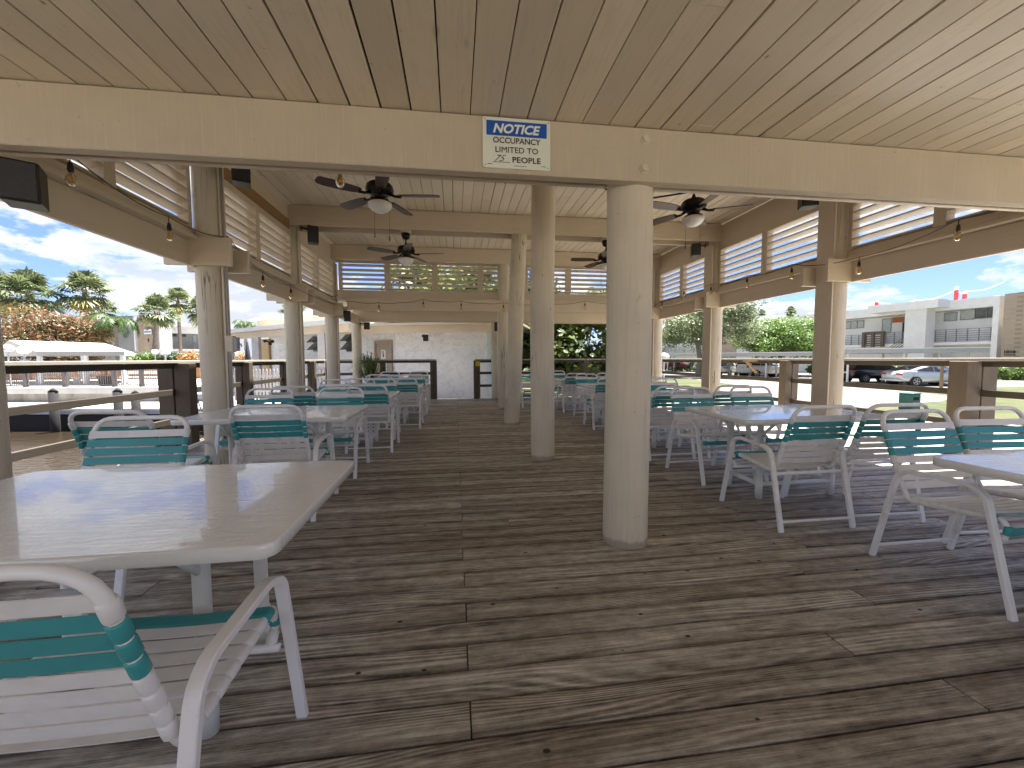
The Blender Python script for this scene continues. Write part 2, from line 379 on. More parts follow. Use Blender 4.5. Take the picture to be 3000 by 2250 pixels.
# ------------------------------------------------------------------ THE PAVILION
PV = thing('pavilion', 'open timber dining pavilion painted tan, with round columns, plank ceilings and louvred clerestory', 'pavilion')
ZC, ZL, XL, XR = 3.86, 2.645, -2.80, 5.20
CY_ = [2.63, 5.0, 7.7, 10.1, 12.6]
def column(x, y, z1, r=.147, lean=(0,0), seed=0):
    rd = random.Random(seed); mb = MB(); n = 28; prof = []; zs = [-.05+i*(z1+.05)/30 for i in range(31)]
    vs = []; fs = []
    ph = rd.random()*6; ph2 = rd.random()*6
    for i, z in enumerate(zs):
        t = z/3.0; rr = r*(1.01-.03*t)
        ox = lean[0]*t+.006*math.sin(z*2.1+ph); oy = lean[1]*t+.006*math.cos(z*1.7+ph2)
        for k in range(n):
            a = 2*math.pi*k/n
            q = rr*(1+.010*math.sin(3*a+ph+z*.5)+.005*math.sin(7*a+z*1.3+ph2))
            vs.append((ox+q*math.cos(a), oy+q*math.sin(a), z))
    for i in range(30):
        for k in range(n):
            l = (k+1) % n; fs.append((i*n+k, i*n+l, (i+1)*n+l, (i+1)*n+k))
    fs.append(tuple(30*n+k for k in range(n)))
    mb.add(vs, fs, 0, True)
    return mb.build('column', M_COLUMN_ROUGH, PV, (x, y, 0))
def col_mat():
    m, nt, b, out = nt_new('pole_paint'); tc = nt.nodes.new('ShaderNodeTexCoord'); oi = nt.nodes.new('ShaderNodeObjectInfo')
    add = nt.nodes.new('ShaderNodeVectorMath'); add.operation = 'ADD'; L(nt, tc.outputs['Object'], add.inputs[0]); L(nt, oi.outputs['Random'], add.inputs[1])
    def mp(s):
        q = nt.nodes.new('ShaderNodeMapping'); q.inputs['Scale'].default_value = s; L(nt, add.outputs[0], q.inputs[0]); return q.outputs[0]
    col = (.66,.58,.44)
    g = noise(nt, mp((38,38,1.6)), 1.3, 5, .65, .5); d = noise(nt, mp((1,1,1)), 2.6, 5); ck = noise(nt, mp((14,14,.55)), 1.0, 2, .4, .4); sp = noise(nt, mp((1,1,.6)), 20, 3, .6)
    crack = ramp(nt, math_(nt, 'ABSOLUTE', math_(nt, 'SUBTRACT', ck, .5)), [(.003, (1,1,1)), (.010, (0,0,0))])
    crack = math_(nt, 'MULTIPLY', crack, ramp(nt, noise(nt, mp((1,1,.4)), 1.8, 2), [(.47,(0,0,0)), (.53,(1,1,1))]))
    c = mixc(nt, ramp(nt, d, [(.35,(0,0,0)), (.7,(1,1,1))]), col, tuple(k*.88 for k in col))
    c = mixc(nt, math_(nt, 'MULTIPLY', ramp(nt, g, [(.5,(0,0,0)), (.7,(1,1,1))]), .30), c, tuple(k*.6 for k in col))
    c = mixc(nt, math_(nt, 'MULTIPLY', ramp(nt, sp, [(.68,(0,0,0)), (.74,(1,1,1))]), .6), c, (.16,.12,.08))
    c = mixc(nt, math_(nt, 'MULTIPLY', crack, .85), c, (.05,.035,.025))
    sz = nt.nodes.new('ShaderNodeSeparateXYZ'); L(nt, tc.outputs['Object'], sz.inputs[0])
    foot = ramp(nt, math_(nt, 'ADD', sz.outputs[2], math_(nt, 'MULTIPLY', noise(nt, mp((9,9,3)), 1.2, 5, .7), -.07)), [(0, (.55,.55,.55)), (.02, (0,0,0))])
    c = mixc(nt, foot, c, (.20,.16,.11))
    L(nt, c, b.inputs['Base Color']); b.inputs['Roughness'].default_value = .5
    h = math_(nt, 'SUBTRACT', math_(nt, 'ADD', g, math_(nt, 'MULTIPLY', d, .3)), math_(nt, 'MULTIPLY', crack, 3.0)); bump(nt, b, h, .45, .008); return m
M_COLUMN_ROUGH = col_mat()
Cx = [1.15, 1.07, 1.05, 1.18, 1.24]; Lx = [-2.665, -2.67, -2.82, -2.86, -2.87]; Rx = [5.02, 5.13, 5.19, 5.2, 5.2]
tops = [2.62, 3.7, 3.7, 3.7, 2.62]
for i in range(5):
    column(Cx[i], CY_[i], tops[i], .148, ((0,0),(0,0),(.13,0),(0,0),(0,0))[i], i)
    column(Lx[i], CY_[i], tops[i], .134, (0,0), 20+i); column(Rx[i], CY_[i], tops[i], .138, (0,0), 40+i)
def beam(x0, x1, y, z0, z1, mat, name='beam', th=.045):
    mb = MB(); mb.rbox(x0, x1, y, y+th, z0, z1, .004); o = mb.build(name, mat, PV); return o
def bolts(o, pts, r=.02, d=(0,-1,0)):
    for x, y, z in pts:
        m = MB(); M = Matrix.Rotation(math.radians(90), 4, 'X')
        m.lathe([(r*1.5,0),(r*1.5,.004),(r,.0041),(r,.016)], (0,0,0), 6, 0, M, False); m.build('bolt', M_TANX, o, (x, y, z))
# front lower beam pair
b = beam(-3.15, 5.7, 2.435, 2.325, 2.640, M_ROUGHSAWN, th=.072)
bolts(b, [(1.155, 2.433, 2.57), (1.15, 2.433, 2.40)])
beam(-3.1, 5.6, 2.79, 2.435, 2.640, M_TANX)
# upper frames
for i, (y, pts) in enumerate(((5.0, (1.10,)), (7.7, (1.10, -2.35, 4.75)), (10.1, (1.12, -2.4, 4.8)))):
    f = beam(XL+.02, XR-.02, y-.195, 3.52, ZC-.012, M_TANX)
    bolts(f, [(x, y-.197, z) for x in pts for z in (3.62, 3.77)])
    beam(XL+.02, XR-.02, y+.15, 3.52, ZC-.012, M_TANX)
# far lower beams
beam(-2.45, 5.0, 9.90, 2.38, 2.66, M_TANX); beam(-2.9, 5.3, 12.42, 2.36, 2.66, M_TANX); beam(-2.9, 5.3, 12.76, 2.36, 2.66, M_TANX)
# eave beams, flat plates and clerestory framing along both sides
for sx, X in ((-1, XL), (1, XR)):
    m = MB(); m.rbox(min(X, X+sx*-.045), max(X, X+sx*-.045), 2.95, 13.2, 2.24, 2.50, .003); m.build('eave_beam', M_TANY, PV)
    a = X+sx*.12; b_ = X-sx*.14
    m = MB(); m.rbox(min(a,b_), max(a,b_), 2.95, 10.25, 2.503, 2.545, .003); m.build('plate', M_TANY, PV)
    m = MB(); m.rbox(X-.03, X+.03, 2.95, 10.2, 2.548, 2.66, .003); m.build('sill_board', M_TANY, PV)
    m = MB(); m.rbox(X-.03, X+.03, 2.95, 10.2, 3.35, ZC-.02, .003)
    m.build('header_board', M_TANY, PV)
m = MB(); m.rbox(XL+.033, XL+.055, 5.2, 7.5, 3.45, 3.60, .002); o = m.build('header_board', M_RAW, PV); o['label'] = 'unpainted brown header board above the left louvres'
def louver(axis, fixed, a0, a1, z0, z1, out):
    """slats run along axis; fixed = coordinate of the wall; out=+1/-1 outward direction"""
    n = int(round((z1-z0)/.119)); sp = (z1-z0)/n; w = .111; ang = math.radians(14); m = MB()
    for k in range(n+1):
        zc = z0+sp*k; jit = random.uniform(-.006,.006)
        dx = math.cos(ang)*w/2; dz = math.sin(ang)*w/2
        for (u0, u1) in ((a0, a1),):
            t = .009
            P = [(-dx, dz-t), (dx, -dz-t), (dx, -dz+t), (-dx, dz+t)]
            vs = []
            for u in (u0, u1):
                for o_, z in P:
                    q = fixed+out*o_; zz = min(max(zc+z+jit, z0-.01), z1+.01)
                    vs.append((q, u, zz) if axis == 'y' else (u, q, zz))
            m.add(vs, [(0,1,2,3),(7,6,5,4),(0,4,5,1),(1,5,6,2),(2,6,7,3),(3,7,4,0)], 0, False, random.random())
    o = m.build('louver_panel', M_TANY if axis == 'y' else M_TANX, PV)
    for u in (a0, a1):
        fr = MB()
        if axis == 'y': fr.rbox(fixed-.055, fixed+.055, u-.03, u+.03, z0-.02, z1+.02, .003)
        else: fr.rbox(u-.035, u+.035, fixed-.055, fixed+.055, z0-.02, z1+.02, .003)
        fr.build('mullion', M_TANZ, o)
for i in range(3):
    y0, y1 = CY_[i]+.17, CY_[i+1]-.17
    ym = (y0+y1)/2
    for X, s in ((XL, -1), (XR, 1)):
        louver('y', X, y0, ym-.03, 2.67, 3.34, s); louver('y', X, ym+.03, y1, 2.67, 3.34, s)
# louvred gable wall at the far end of the clerestory
YE = 10.35
m = MB(); m.rbox(XL, XR, YE-.03, YE+.03, 2.66, 2.90, .003); m.build('sill_board', M_TANX, PV)
m = MB(); m.rbox(XL, XR, YE-.03, YE+.03, 3.62, ZC-.02, .003); m.build('header_board', M_TANX, PV)
xs = [XL+.08+i*(XR-XL-.16)/7 for i in range(8)]
for i in range(7): louver('x', YE, xs[i]+.035, xs[i+1]-.035, 2.93, 3.60, 1)
# upstand closing the near side of the clerestory above the front beam
m = MB(); m.rbox(XL, XR, 2.905, 2.945, 2.64, ZC-.02, .003); m.build('upstand_board', M_TANX, PV)
# blocks at the eave columns, flat trim planks on inner column faces
for i in (1, 2, 3):
    for xs_, s in ((Lx, 1), (Rx, -1)):
        x = xs_[i]
        m = MB(); m.rbox(x-.33, x+.32, CY_[i]-.215, CY_[i]-.165, 2.245, 2.535, .004, 0); o = m.build('block', M_TANX, PV)
        m = MB(); m.rbox(x-.33, x+.32, CY_[i]+.165, CY_[i]+.215, 2.245, 2.50, .004); m.build('block', M_TANX, PV)
        xi = x+s*.165
        m = MB(); hy = .13 if s < 0 else .05; xi = x+s*(.158 if s < 0 else .146); m.rbox(xi-.012, xi+.012, CY_[i]-hy, CY_[i]+hy, 0.0, 3.45, .003); m.build('trim_plank', M_TANZ, PV)
# plank ceilings
def planks(x0, x1, y0, y1, z, w, name, th=.02):
    m = MB(); x = x0
    while x < x1-.02:
        xe = min(x+w, x1); y = y0; g = random.choice([.0022,.003,.004,.0055]);
        y = y0
        while y < y1-.01:
            ln = random.choice([2.4, 3.0, 3.7, 4.9])*random.uniform(.5,1); ye = min(y+ln, y1)
            if y1-ye < .35: ye = y1
            dz = random.uniform(-.0015,.0015); c = random.random()
            a0, a1, c0, c1 = x+g, xe-g, y+.0012, ye-.0012; ch = .0025
            vs = [(a0,c0,z+ch+dz),(a0+ch,c0,z+dz),(a1-ch,c0,z+dz),(a1,c0,z+ch+dz),(a0,c1,z+ch+dz),(a0+ch,c1,z+dz),(a1-ch,c1,z+dz),(a1,c1,z+ch+dz),
                  (a0,c0,z+th),(a1,c0,z+th),(a0,c1,z+th),(a1,c1,z+th)]
            m.add(vs, [(4,5,1,0),(5,6,2,1),(6,7,3,2),(8,0,1,2,3,9),(10,11,7,6,5,4),(0,8,10,4),(3,7,11,9)], 0, False, c)
            y = ye
        x = xe
    m.box(x0-.02, x1+.02, y0, y1, z+th+.002, z+th+.05, 1)
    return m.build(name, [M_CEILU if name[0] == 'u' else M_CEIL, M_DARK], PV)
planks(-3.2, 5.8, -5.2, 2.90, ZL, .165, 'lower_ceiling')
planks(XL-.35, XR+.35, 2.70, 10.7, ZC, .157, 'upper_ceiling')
planks(-3.3, 5.6, 10.45, 13.4, 2.675, .157, 'lower_ceiling')
m = MB(); m.box(-3.3, 5.6, 13.3, 13.34, 2.4, 2.67); m.build('fascia', M_TANX, PV)
m = MB(); m.tube([(-2.6, 2.855, 2.462), (5.0, 2.855, 2.462)], .011, 6); o = m.build('conduit', M_TANX, PV)
m = MB(); m.tube([(Lx[1]+.172, 4.97, 0), (Lx[1]+.172, 4.97, 3.4)], .010, 6)
o = m.build('conduit', M_GREYBOX, PV)
# ------------------------------------------------------------------ deck
XD0, XD1, YD1 = -4.0, 6.7, 13.0
m = MB(); y = -5.1; bw = .152; r2 = random.Random(3)
row = 0
while y < YD1-.05:
    x = XD0; cuts = []
    if row % 2 == 0: cuts = [.035+r2.uniform(-.006,.006), .035+3.66]
    else: cuts = [-1.8+r2.uniform(-.3,.3), 2.05+r2.uniform(-.5,.5), 4.9]
    if r2.random() < .3: cuts.append(r2.uniform(-3.4, 6))
    cuts = sorted(c for c in cuts if XD0+.4 < c < XD1-.4)+[XD1+r2.uniform(0,.02)]
    for c in cuts:
        g = .0034; dz = r2.uniform(-.002,.002); z0, z1 = -.036, dz; e = .004; a0, a1, c0, c1 = x+.0028, c-.0028, y+g, y+bw-g
        vs = [(a0,c0,z1-e),(a1,c0,z1-e),(a1,c0+e,z1),(a0,c0+e,z1),(a1,c1-e,z1),(a0,c1-e,z1),(a1,c1,z1-e),(a0,c1,z1-e),(a0,c0,z0),(a1,c0,z0),(a1,c1,z0),(a0,c1,z0)]
        m.add(vs, [(0,1,2,3),(3,2,4,5),(5,4,6,7),(8,9,1,0),(7,6,10,11),(1,9,10,6,4,2),(0,3,5,7,11,8),(8,11,10,9)], 0, False, r2.random()); x = c
    y += bw; row += 1
o = m.build('deck', M_DECK); tag(o, kind='structure', label='weathered grey brown plank deck floor')
m = MB(); 
for x in (-3.9, -1.9, .03, 2.0, 3.7, 5.2, 6.6): m.box(x-.04, x+.04, -5.1, 12.95, -.24, -.038)
m.box(XD0, XD0+.05, -5.1, 13, -.30, -.04); m.box(XD1-.05, XD1, -5.1, 13, -.30, -.04); m.box(XD0+.06, XD1-.06, 12.95, 13.0, -.30, -.04)
for x in (-3.7, 1.2, 6.3):
    for y in (0, 3, 6, 9, 12): m.box(x-.12, x+.12, y-.12, y+.12, -2.8, -.245)
o = m.build('deck_frame', M_POST); tag(o, kind='structure')
# ------------------------------------------------------------------ railings
def railing(label, posts, segs, X=None):
    """posts: (x,y,w,d) ; segs: ((x0,y0),(x1,y1))"""
    t = thing('railing', label, 'railing')
    for p in posts:
        x, y, w, d = p[:4]
        q = MB(); q.rbox(x-w/2, x-w*.02, y-d/2, y+d/2, -.25, 1.20, .006); q.rbox(x+w*.02, x+w/2, y-d/2, y+d/2, -.25, 1.20, .006); q.build('post', M_POST, t)
    for (x0, y0), (x1, y1) in segs:
        d = Vector((x1-x0, y1-y0, 0)); ln = d.length; a = math.atan2(d.y, d.x); M = Matrix.Translation((x0, y0, 0)) @ Matrix.Rotation(a, 4, 'Z')
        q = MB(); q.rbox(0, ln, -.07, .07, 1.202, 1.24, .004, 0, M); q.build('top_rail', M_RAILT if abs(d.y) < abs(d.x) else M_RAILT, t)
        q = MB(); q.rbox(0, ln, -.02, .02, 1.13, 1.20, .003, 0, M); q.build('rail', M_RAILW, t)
        for z in (.80, .40):
            q = MB(); q.rbox(0, ln, -.022, .022, z-.04, z+.04, .004, 0, M); q.build('rail', M_RAILW, t)
    return t
RX, LXX = 6.5, -3.88
railing('dark wood guard rail along the canal side of the deck, left of the tables',
        [(LXX, y, .26, .16) for y in (1.2, 3.8)]+[(LXX, 6.35, .40, .17), (LXX+.02, 8.15, .24, .15), (LXX+.05, 9.9, .18, .15), (LXX+.1, 11.5, .18, .15), (LXX+.15, 12.85, .18, .15)],
        [((LXX, -5), (LXX, 12.85))])
railing('wooden guard rail facing the parking area on the right edge of the deck',
        [(RX, 1.6, .4, .17), (RX, 4.35, .46, .2), (RX, 7.25, .28, .17), (RX, 9.6, .2, .16), (RX, 12.85, .2, .16)],
        [((RX, -5), (RX, 12.85))])
railing('guard rail at the far end of the deck, left of the gap', [(-.68, 12.95, .2, .17), (-2.2, 12.95, .15, .15)], [((-3.75, 12.93), (-.6, 12.93))])
rr = railing('far end guard rail right of the gap with a yellow tag on its post', [(.66, 12.93, .2, .17), (1.45, 12.93, .1, .1), (4.2, 12.93, .15, .15)], [((.6, 12.93), (6.4, 12.93))])
q = MB(); q.box(.62, .76, 12.83, 12.838, 1.02, 1.17); q.build('yellow_tag', M_YEL, rr)
q = MB()
for k in (8.05, 6.1):
    q.prism([(RX-.35, k), (RX-.03, k), (RX-.03, k+.05), (RX-.35, k+.05)], 1.16, 1.2); 
    Mq = Matrix.Translation((RX-.04, k+.025, .93)) @ Matrix.Rotation(math.radians(-45), 4, 'Y'); q.box(-.02, .02, -.022, .022, 0, .34, 0, None, Mq)
q.build('brace', M_YELLOWP, bpy.data.objects['railing.001'])
# ------------------------------------------------------------------ notice sign
sg = thing('notice_sign', 'white and blue NOTICE occupancy sign screwed to the front beam', 'sign', ony(1514, 423, 2.43))
c0 = ony(1415, 344, 2.43); c1 = ony(1613, 503, 2.43); w = .385; h = .288
w = (c1-c0).x*1.0; h = ony(1514, 498, 2.43).z-ony(1514, 351, 2.43).z; h = abs(h)
pts = []
for cx, cz, a0 in ((w/2-.012, h/2-.012, 0), (-w/2+.012, h/2-.012, 90), (-w/2+.012, -h/2+.012, 180), (w/2-.012, -h/2+.012, 270)):
    for k in range(4): a = math.radians(a0+k*30); pts.append((cx+.012*math.cos(a), cz+.012*math.sin(a)))
q = MB(); n = len(pts); q.add([(x, -.004, z) for x, z in pts]+[(x, .002, z) for x, z in pts], [tuple(range(n)), tuple(reversed(range(n, 2*n)))]+[(i, n+i, n+(i+1)%n, (i+1)%n) for i in range(n)]); q.build('plate', M_SIGNW, sg)
q = MB(); q.box(-w*.445, w*.445, -.0055, -.0042, h*.145, h*.435); q.build('blue_band', M_BLUE, sg)
def MT(x, z, y=-.0062): return Matrix.Translation((x, y, z)) @ Matrix.Rotation(math.radians(90), 4, 'X')
def sized(txt, width, height, x, z, mat, bold=.0, shear=0.0, y=-.0062, name='lettering', parent=None, ext=.0006, R=None):
    o = text_mesh(name, txt, 1.0, mat, parent, Matrix(), bold, shear, ext)
    xs_ = [v.co.x for v in o.data.vertices]; ys_ = [v.co.y for v in o.data.vertices]
    sx = width/(max(xs_)-min(xs_)); sy = height/(max(ys_)-min(ys_)); mx, my = (max(xs_)+min(xs_))/2, (max(ys_)+min(ys_))/2
    for v in o.data.vertices: v.co.x = (v.co.x-mx)*sx; v.co.y = (v.co.y-my)*sy; v.co.z = v.co.z*ext/max(ext, 1e-6)
    o.matrix_local = (Matrix.Translation((x, y, z)) @ (R or Matrix()) @ Matrix.Rotation(math.radians(90), 4, 'X')); return o
sized('NOTICE', w*.70, h*.19, 0, h*.285, M_LETTERW, .035, .25, -.0072, parent=sg)
sized('OCCUPANCY', w*.70, h*.115, 0, h*.055, M_INK, .009, 0, parent=sg)
sized('LIMITED TO', w*.63, h*.115, 0, -h*.13, M_INK, .0, 0, parent=sg)
sized('PEOPLE', w*.42, h*.115, w*.145, -h*.32, M_INK, .009, 0, parent=sg)
sized('75', w*.17, h*.125, -w*.245, -h*.305, M_INK, -.012, .55, parent=sg)
q = MB(); q.box(-w*.35, -w*.10, -.0058, -.0045, -h*.385, -h*.378); q.box(-.02, .055, -.0058, -.0045, -h*.445, -h*.438)
q.box(-w*.43, -w*.37, -.0058, -.0045, -h*.43, -h*.42); q.box(w*.37, w*.43, -.0058, -.0045, -h*.43, -h*.42); q.build('ruled_line', M_INK, sg)
for x in (-1, 1):
    for z in (-1, 1):
        q = MB(); q.lathe([(.004,0),(.004,.002)], (x*w*.465, -.0045, z*h*.455), 8, 0, Matrix.Rotation(math.radians(90), 4, 'X')); q.build('screw', M_GREYBOX, sg)
# ------------------------------------------------------------------ ceiling fans
def fan():
    t = thing('ceiling_fan', 'x', 'ceiling fan', group='ceiling fans under the upper ceiling')
    q = MB(); q.lathe([(.02,-.11),(.055,-.10),(.075,-.06),(.08,0)], n=20); q.build('canopy', M_BRONZE, t)
    q = MB(); q.tube([(0,0,-.1),(0,0,-.21)], .013, 10); q.lathe([(.013,-.15),(.03,-.20),(.045,-.22)], n=12); q.build('downrod', M_BRONZE, t)
    q = MB(); q.lathe([(.05,-.21),(.125,-.235),(.15,-.26),(.148,-.285),(.156,-.29),(.156,-.315),(.14,-.335),(.09,-.36),(.06,-.41),(.11,-.425),(.115,-.44)], n=28); q.build('motor_housing', M_BRONZE, t)
    q = MB(); q.lathe([(.108,-.44),(.135,-.455),(.128,-.49),(.10,-.525),(.055,-.55),(.012,-.558)], n=28); q.build('light_bowl', M_FROST, t)
    for k in range(5):
        a = 2*math.pi*k/5; R = Matrix.Rotation(a, 4, 'Z'); P = Matrix.Rotation(math.radians(11), 4, 'X')
        q = MB()
        out_ = [(.22,-.045),(.30,-.062),(.45,-.073),(.60,-.074),(.665,-.058),(.69,-.02),(.68,.05),(.655,.068),(.45,.072),(.30,.06),(.22,.045)]
        vs = [R @ Matrix.Translation((0,0,-.36)) @ P @ Vector((x, y, s)) for s in (.004, -.004) for x, y in out_]; n = len(out_)
        q.add(vs, [tuple(range(n)), tuple(reversed(range(n, 2*n)))]+[(i, n+i, n+(i+1)%n, (i+1)%n) for i in range(n)]); bl = q.build('blade', M_BLADE, t)
        q = MB(); q.tube([R @ Vector((.10,0,-.34)), R @ Vector((.17,0,-.37)), R @ Vector((.24,0,-.372))], [.022,.015,.02], 8); q.tube([R @ Vector((.24,-.03,-.374)), R @ Vector((.24,.03,-.364))], .008, 6); q.build('blade_arm', M_BRONZE, bl)
    for x, l in ((.09, .34), (-.08, .30)):
        q = MB(); q.tube([(x,.05,-.43),(x,.05,-.47-l)], .0018, 5); q.tube([(x,.05,-.47-l),(x,.05,-.52-l)], .006, 6); q.build('pull_chain', M_BLACK, t)
    return t
f0 = fan()
pf = [(ony(1112, 540, 5.0).x, 5.0, 3.49, -5, 'nearest brown five-blade fan with glass bowl, left of the first column'),
      (ony(1190, 760, 7.7).x, 7.7, 3.5, -8, 'farther left brown ceiling fan hanging over the left rows of tables'),
      (ony(2032, 600, 5.0).x, 5.0, 3.49, -23, 'brown ceiling fan at right of the thickest column, above the right tables'),
      (ony(1775, 790, 7.7).x, 7.7, 3.5, 33, 'far ceiling fan half hidden behind the thickest near column')]
for i, (x, y, z, a, lb) in enumerate(pf):
    o = f0 if i == 0 else copy_tree(f0); o.location = (x, y, z); o.rotation_euler.z = math.radians(a); o['label'] = lb
for f_ in pf:
    q = MB(); q.lathe([(.09,0),(.09,.03)], (f_[0], f_[1], 3.5), 16); q.box(f_[0]-.09, f_[0]+.09, f_[1]-.145, f_[1]+.145, 3.53, 3.57); q.build('fan_mount', M_TANX, PV)
# ------------------------------------------------------------------ strap chairs
def chair():
    t = thing('strap_chair', 'x', 'chair', group='white and teal strap armchairs around the tables')
    W = .245; r = .0135
    # profile of the bent tube (side view: y forward, z up)
    top = Vector((0,-.375,.905)); bot = Vector((0,-.20,.42))
    def bk(s): return bot.lerp(top, s)
    L_ = [(-W, .22, .335), (-W, .262, .385), (-W, .245, .452), (-W, .0, .425), (-W, bot.y+.02, .405), (-W, bk(.12).y, bk(.12).z), (-W, top.y, top.z)]
    Rr = [(-x, y, z) for x, y, z in reversed(L_)]
    path = fillet(L_[:-1]+[(-W, top.y, top.z), (W, top.y, top.z)]+Rr[1:], [0,.03,.03,.1,.04,.1,.095,.095,.1,.04,.1,.03,.03,0], 6)
    q = MB(); q.tube(path, r, 10); q.build('seat_frame', M_WHITEMETAL, t)
    # straps of the backrest
    up = (top-bot).normalized(); nrm = Vector((0, up.z, -up.y)); q = MB(); hw = .0208
    LB = (top-bot).length
    def strap(c, along, nr, mi, sag=.004, rad=.0175, wdt=W):
        n = 8; vs = []
        for i in range(n+1):
            x = -wdt+2*wdt*i/n; sg_ = sag*(1-(x/wdt)**2)
            for s in (-1, 1): vs.append(c+Vector((x,0,0))+along*(s*hw)+nr*(rad-sg_))
        o_ = len(vs)
        for i in range(n+1):
            x = -wdt+2*wdt*i/n; sg_ = sag*(1-(x/wdt)**2)
            for s in (-1, 1): vs.append(c+Vector((x,0,0))+along*(s*hw)+nr*(rad-.003-sg_))
        fs = []
        for i in range(n):
            a = i*2; fs += [(a,a+1,a+3,a+2),(o_+a,o_+a+2,o_+a+3,o_+a+1),(a,a+2,o_+a+2,o_+a),(a+1,o_+a+1,o_+a+3,a+3)]
        q.add(vs, fs, mi, False)
        for sx in (-1, 1):
            cc = c+Vector((sx*wdt,0,0)); q.tube([cc-along*(hw+.0015), cc-along*(hw-.003), cc+along*(hw-.003), cc+along*(hw+.0015)], [rad-.002, rad, rad, rad-.002], 10, mi, True)
    pitch = .0505
    d = LB-.098
    for k in range(8):
        c = bot+up*(d-k*pitch); strap(c, up, nrm, 1 if k in (1,2,3) else 0)
    q.build('backrest', [M_WSTRAP, M_TEAL], t)
    q = MB()
    P = [Vector((0,.245,.452)), Vector((0,0,.425)), Vector((0,-.16,.408))]
    for k in range(8):
        y = .205-k*.0505
        z = .452-(.245-y)*(.027/.245) if y > 0 else .425+(y)*(.017/.16)
        al = Vector((0,1,.1)).normalized(); strap(Vector((0,y,z)), al, Vector((0,-.1,1)).normalized(), 1 if k < 1 else 0, .010)
    strap(Vector((0,.262,.405)), Vector((0,.12,1)).normalized(), Vector((0,1,-.12)).normalized(), 1, .003)
    strap(Vector((0,.235,.352)), Vector((0,.65,.76)).normalized(), Vector((0,.76,-.65)).normalized(), 0, .003)
    q.build('seat', [M_WSTRAP, M_TEAL], t)
    for s in (-1, 1):
        X0 = s*.292
        pa = fillet([(X0,-.335,.0),(X0,-.215,.545),(X0,-.165,.585),(X0,.12,.600),(X0,.20,.570),(X0,.330,.0)], [0,.10,.10,.13,.13,0], 5)
        q = MB(); a, b2 = .018, .011; e = .003
        sec = [(-a+e,-b2),(a-e,-b2),(a,-b2+e),(a,b2-e),(a-e,b2),(-a+e,b2),(-a,b2-e),(-a,-b2+e)]
        q.tube(pa, 1, sec=sec, up=(1,0,0)); q.build('arm_frame', M_WHITEMETAL, t)
    for y, z, r_, hx in ((-.243, .40, .014, .275), (.215, .335, .013, .275), (-.322, .07, .010, .285)):
        q = MB(); q.tube([(-hx,y,z),(-.15,y,z),(.15,y,z),(hx,y,z)], r_, 10); q.build('crossbar', M_WHITEMETAL, t)
    return t
CH = chair()
# ------------------------------------------------------------------ tables
def table():
    t = thing('dining_table', 'x', 'table', group='white rectangular dining tables')
    W, D, rc = .70, .475, .05; pts = []
    for cx, cy, a0 in ((W-rc, D-rc, 0), (-W+rc, D-rc, 90), (-W+rc, -D+rc, 180), (W-rc, -D+rc, 270)):
        for k in range(6): a = math.radians(a0+k*18); pts.append((cx, cy, math.cos(a), math.sin(a)))
    rings = [(-.042, rc-.005), (-.039, rc), (-.006, rc+.001), (-.002, rc-.001), (0, rc-.006)]
    q = MB(); n = len(pts); vs = [(p[0]+p[2]*rr_, p[1]+p[3]*rr_, .75+z) for z, rr_ in rings for p in pts]
    fs = [tuple(reversed(range(n))), tuple((len(rings)-1)*n+k for k in range(n))]
    q.add(vs, fs, 0, False)
    q.add(vs, [(i*n+k, i*n+(k+1)%n, (i+1)*n+(k+1)%n, (i+1)*n+k) for i in range(len(rings)-1) for k in range(n)], 0, True)
    q.build('table_top', M_TABLE, t)
    for sx in (-1, 1):
        for sy in (-1, 1):
            q = MB(); q.tube([(sx*.36, sy*.20, 0), (sx*.36, sy*.20, .05), (sx*.36, sy*.20, .051), (sx*.36, sy*.20, .19), (sx*.36, sy*.20, .191), (sx*.36, sy*.20, .70)], [.03,.03,.031,.031,.026,.026], 14)
            q.build('leg', M_TABLEG, t)
    q = MB()
    for sy in (-1, 1): q.tube([(-.36, sy*.20, .13), (.36, sy*.20, .13)], .021, 10)
    for sx in (-1, 1): q.tube([(sx*.36, -.2, .13), (sx*.36, .2, .13)], .021, 10)
    q.build('stretcher', M_TABLEG, t)
    q = MB()
    for sx in (-1, 1):
        q.tube([(sx*.36, -.36, .695), (sx*.36, .36, .695)], .018, 8); q.tube([(sx*.36,-.2,.55),(sx*.36,-.30,.64),(sx*.36,-.36,.69)], .013, 8); q.tube([(sx*.36,.2,.55),(sx*.36,.30,.64),(sx*.36,.36,.69)], .013, 8)
    for sy in (-1, 1): q.tube([(-.36, sy*.2, .69), (.36, sy*.2, .69)], .016, 8)
    q.build('top_support', M_TABLEG, t)
    return t
TB = table()
TABLES = [  # x, y, rz, label, near chairs (x,y,rot), far chairs
 (-1.195, 1.63, 0, 'nearest white table, at lower left in front of the camera, reflecting blue sky'),
 (-1.65, 4.17, 0, 'second white table of the left row, behind the nearest left table'),
 (-1.56, 6.15, 0, 'third white table of the left row counting from the camera'),
 (-1.35, 8.28, 0, 'fourth white table of the left row, by the second left column'),
 (-1.33, 10.2, 0, 'last white table of the left row, near the far railing'),
 (3.08, 1.29, 1.5, 'white table at the right edge of the picture'),
 (3.02, 3.45, 0, 'white table second on the right, just right of the thick near column'),
 (3.1, 5.55, 0, 'third white table of the right row, behind the near chairs'),
 (3.09, 7.5, 0, 'fourth white table of the right row, seen between two columns'),
 (3.08, 10.0, 0, 'last white table of the right row before the far railing')]
for i, (x, y, r, lb) in enumerate(TABLES):
    o = TB if i == 0 else copy_tree(TB); o.location = (x, y, 0); o.rotation_euler.z = math.radians(r); o['label'] = lb
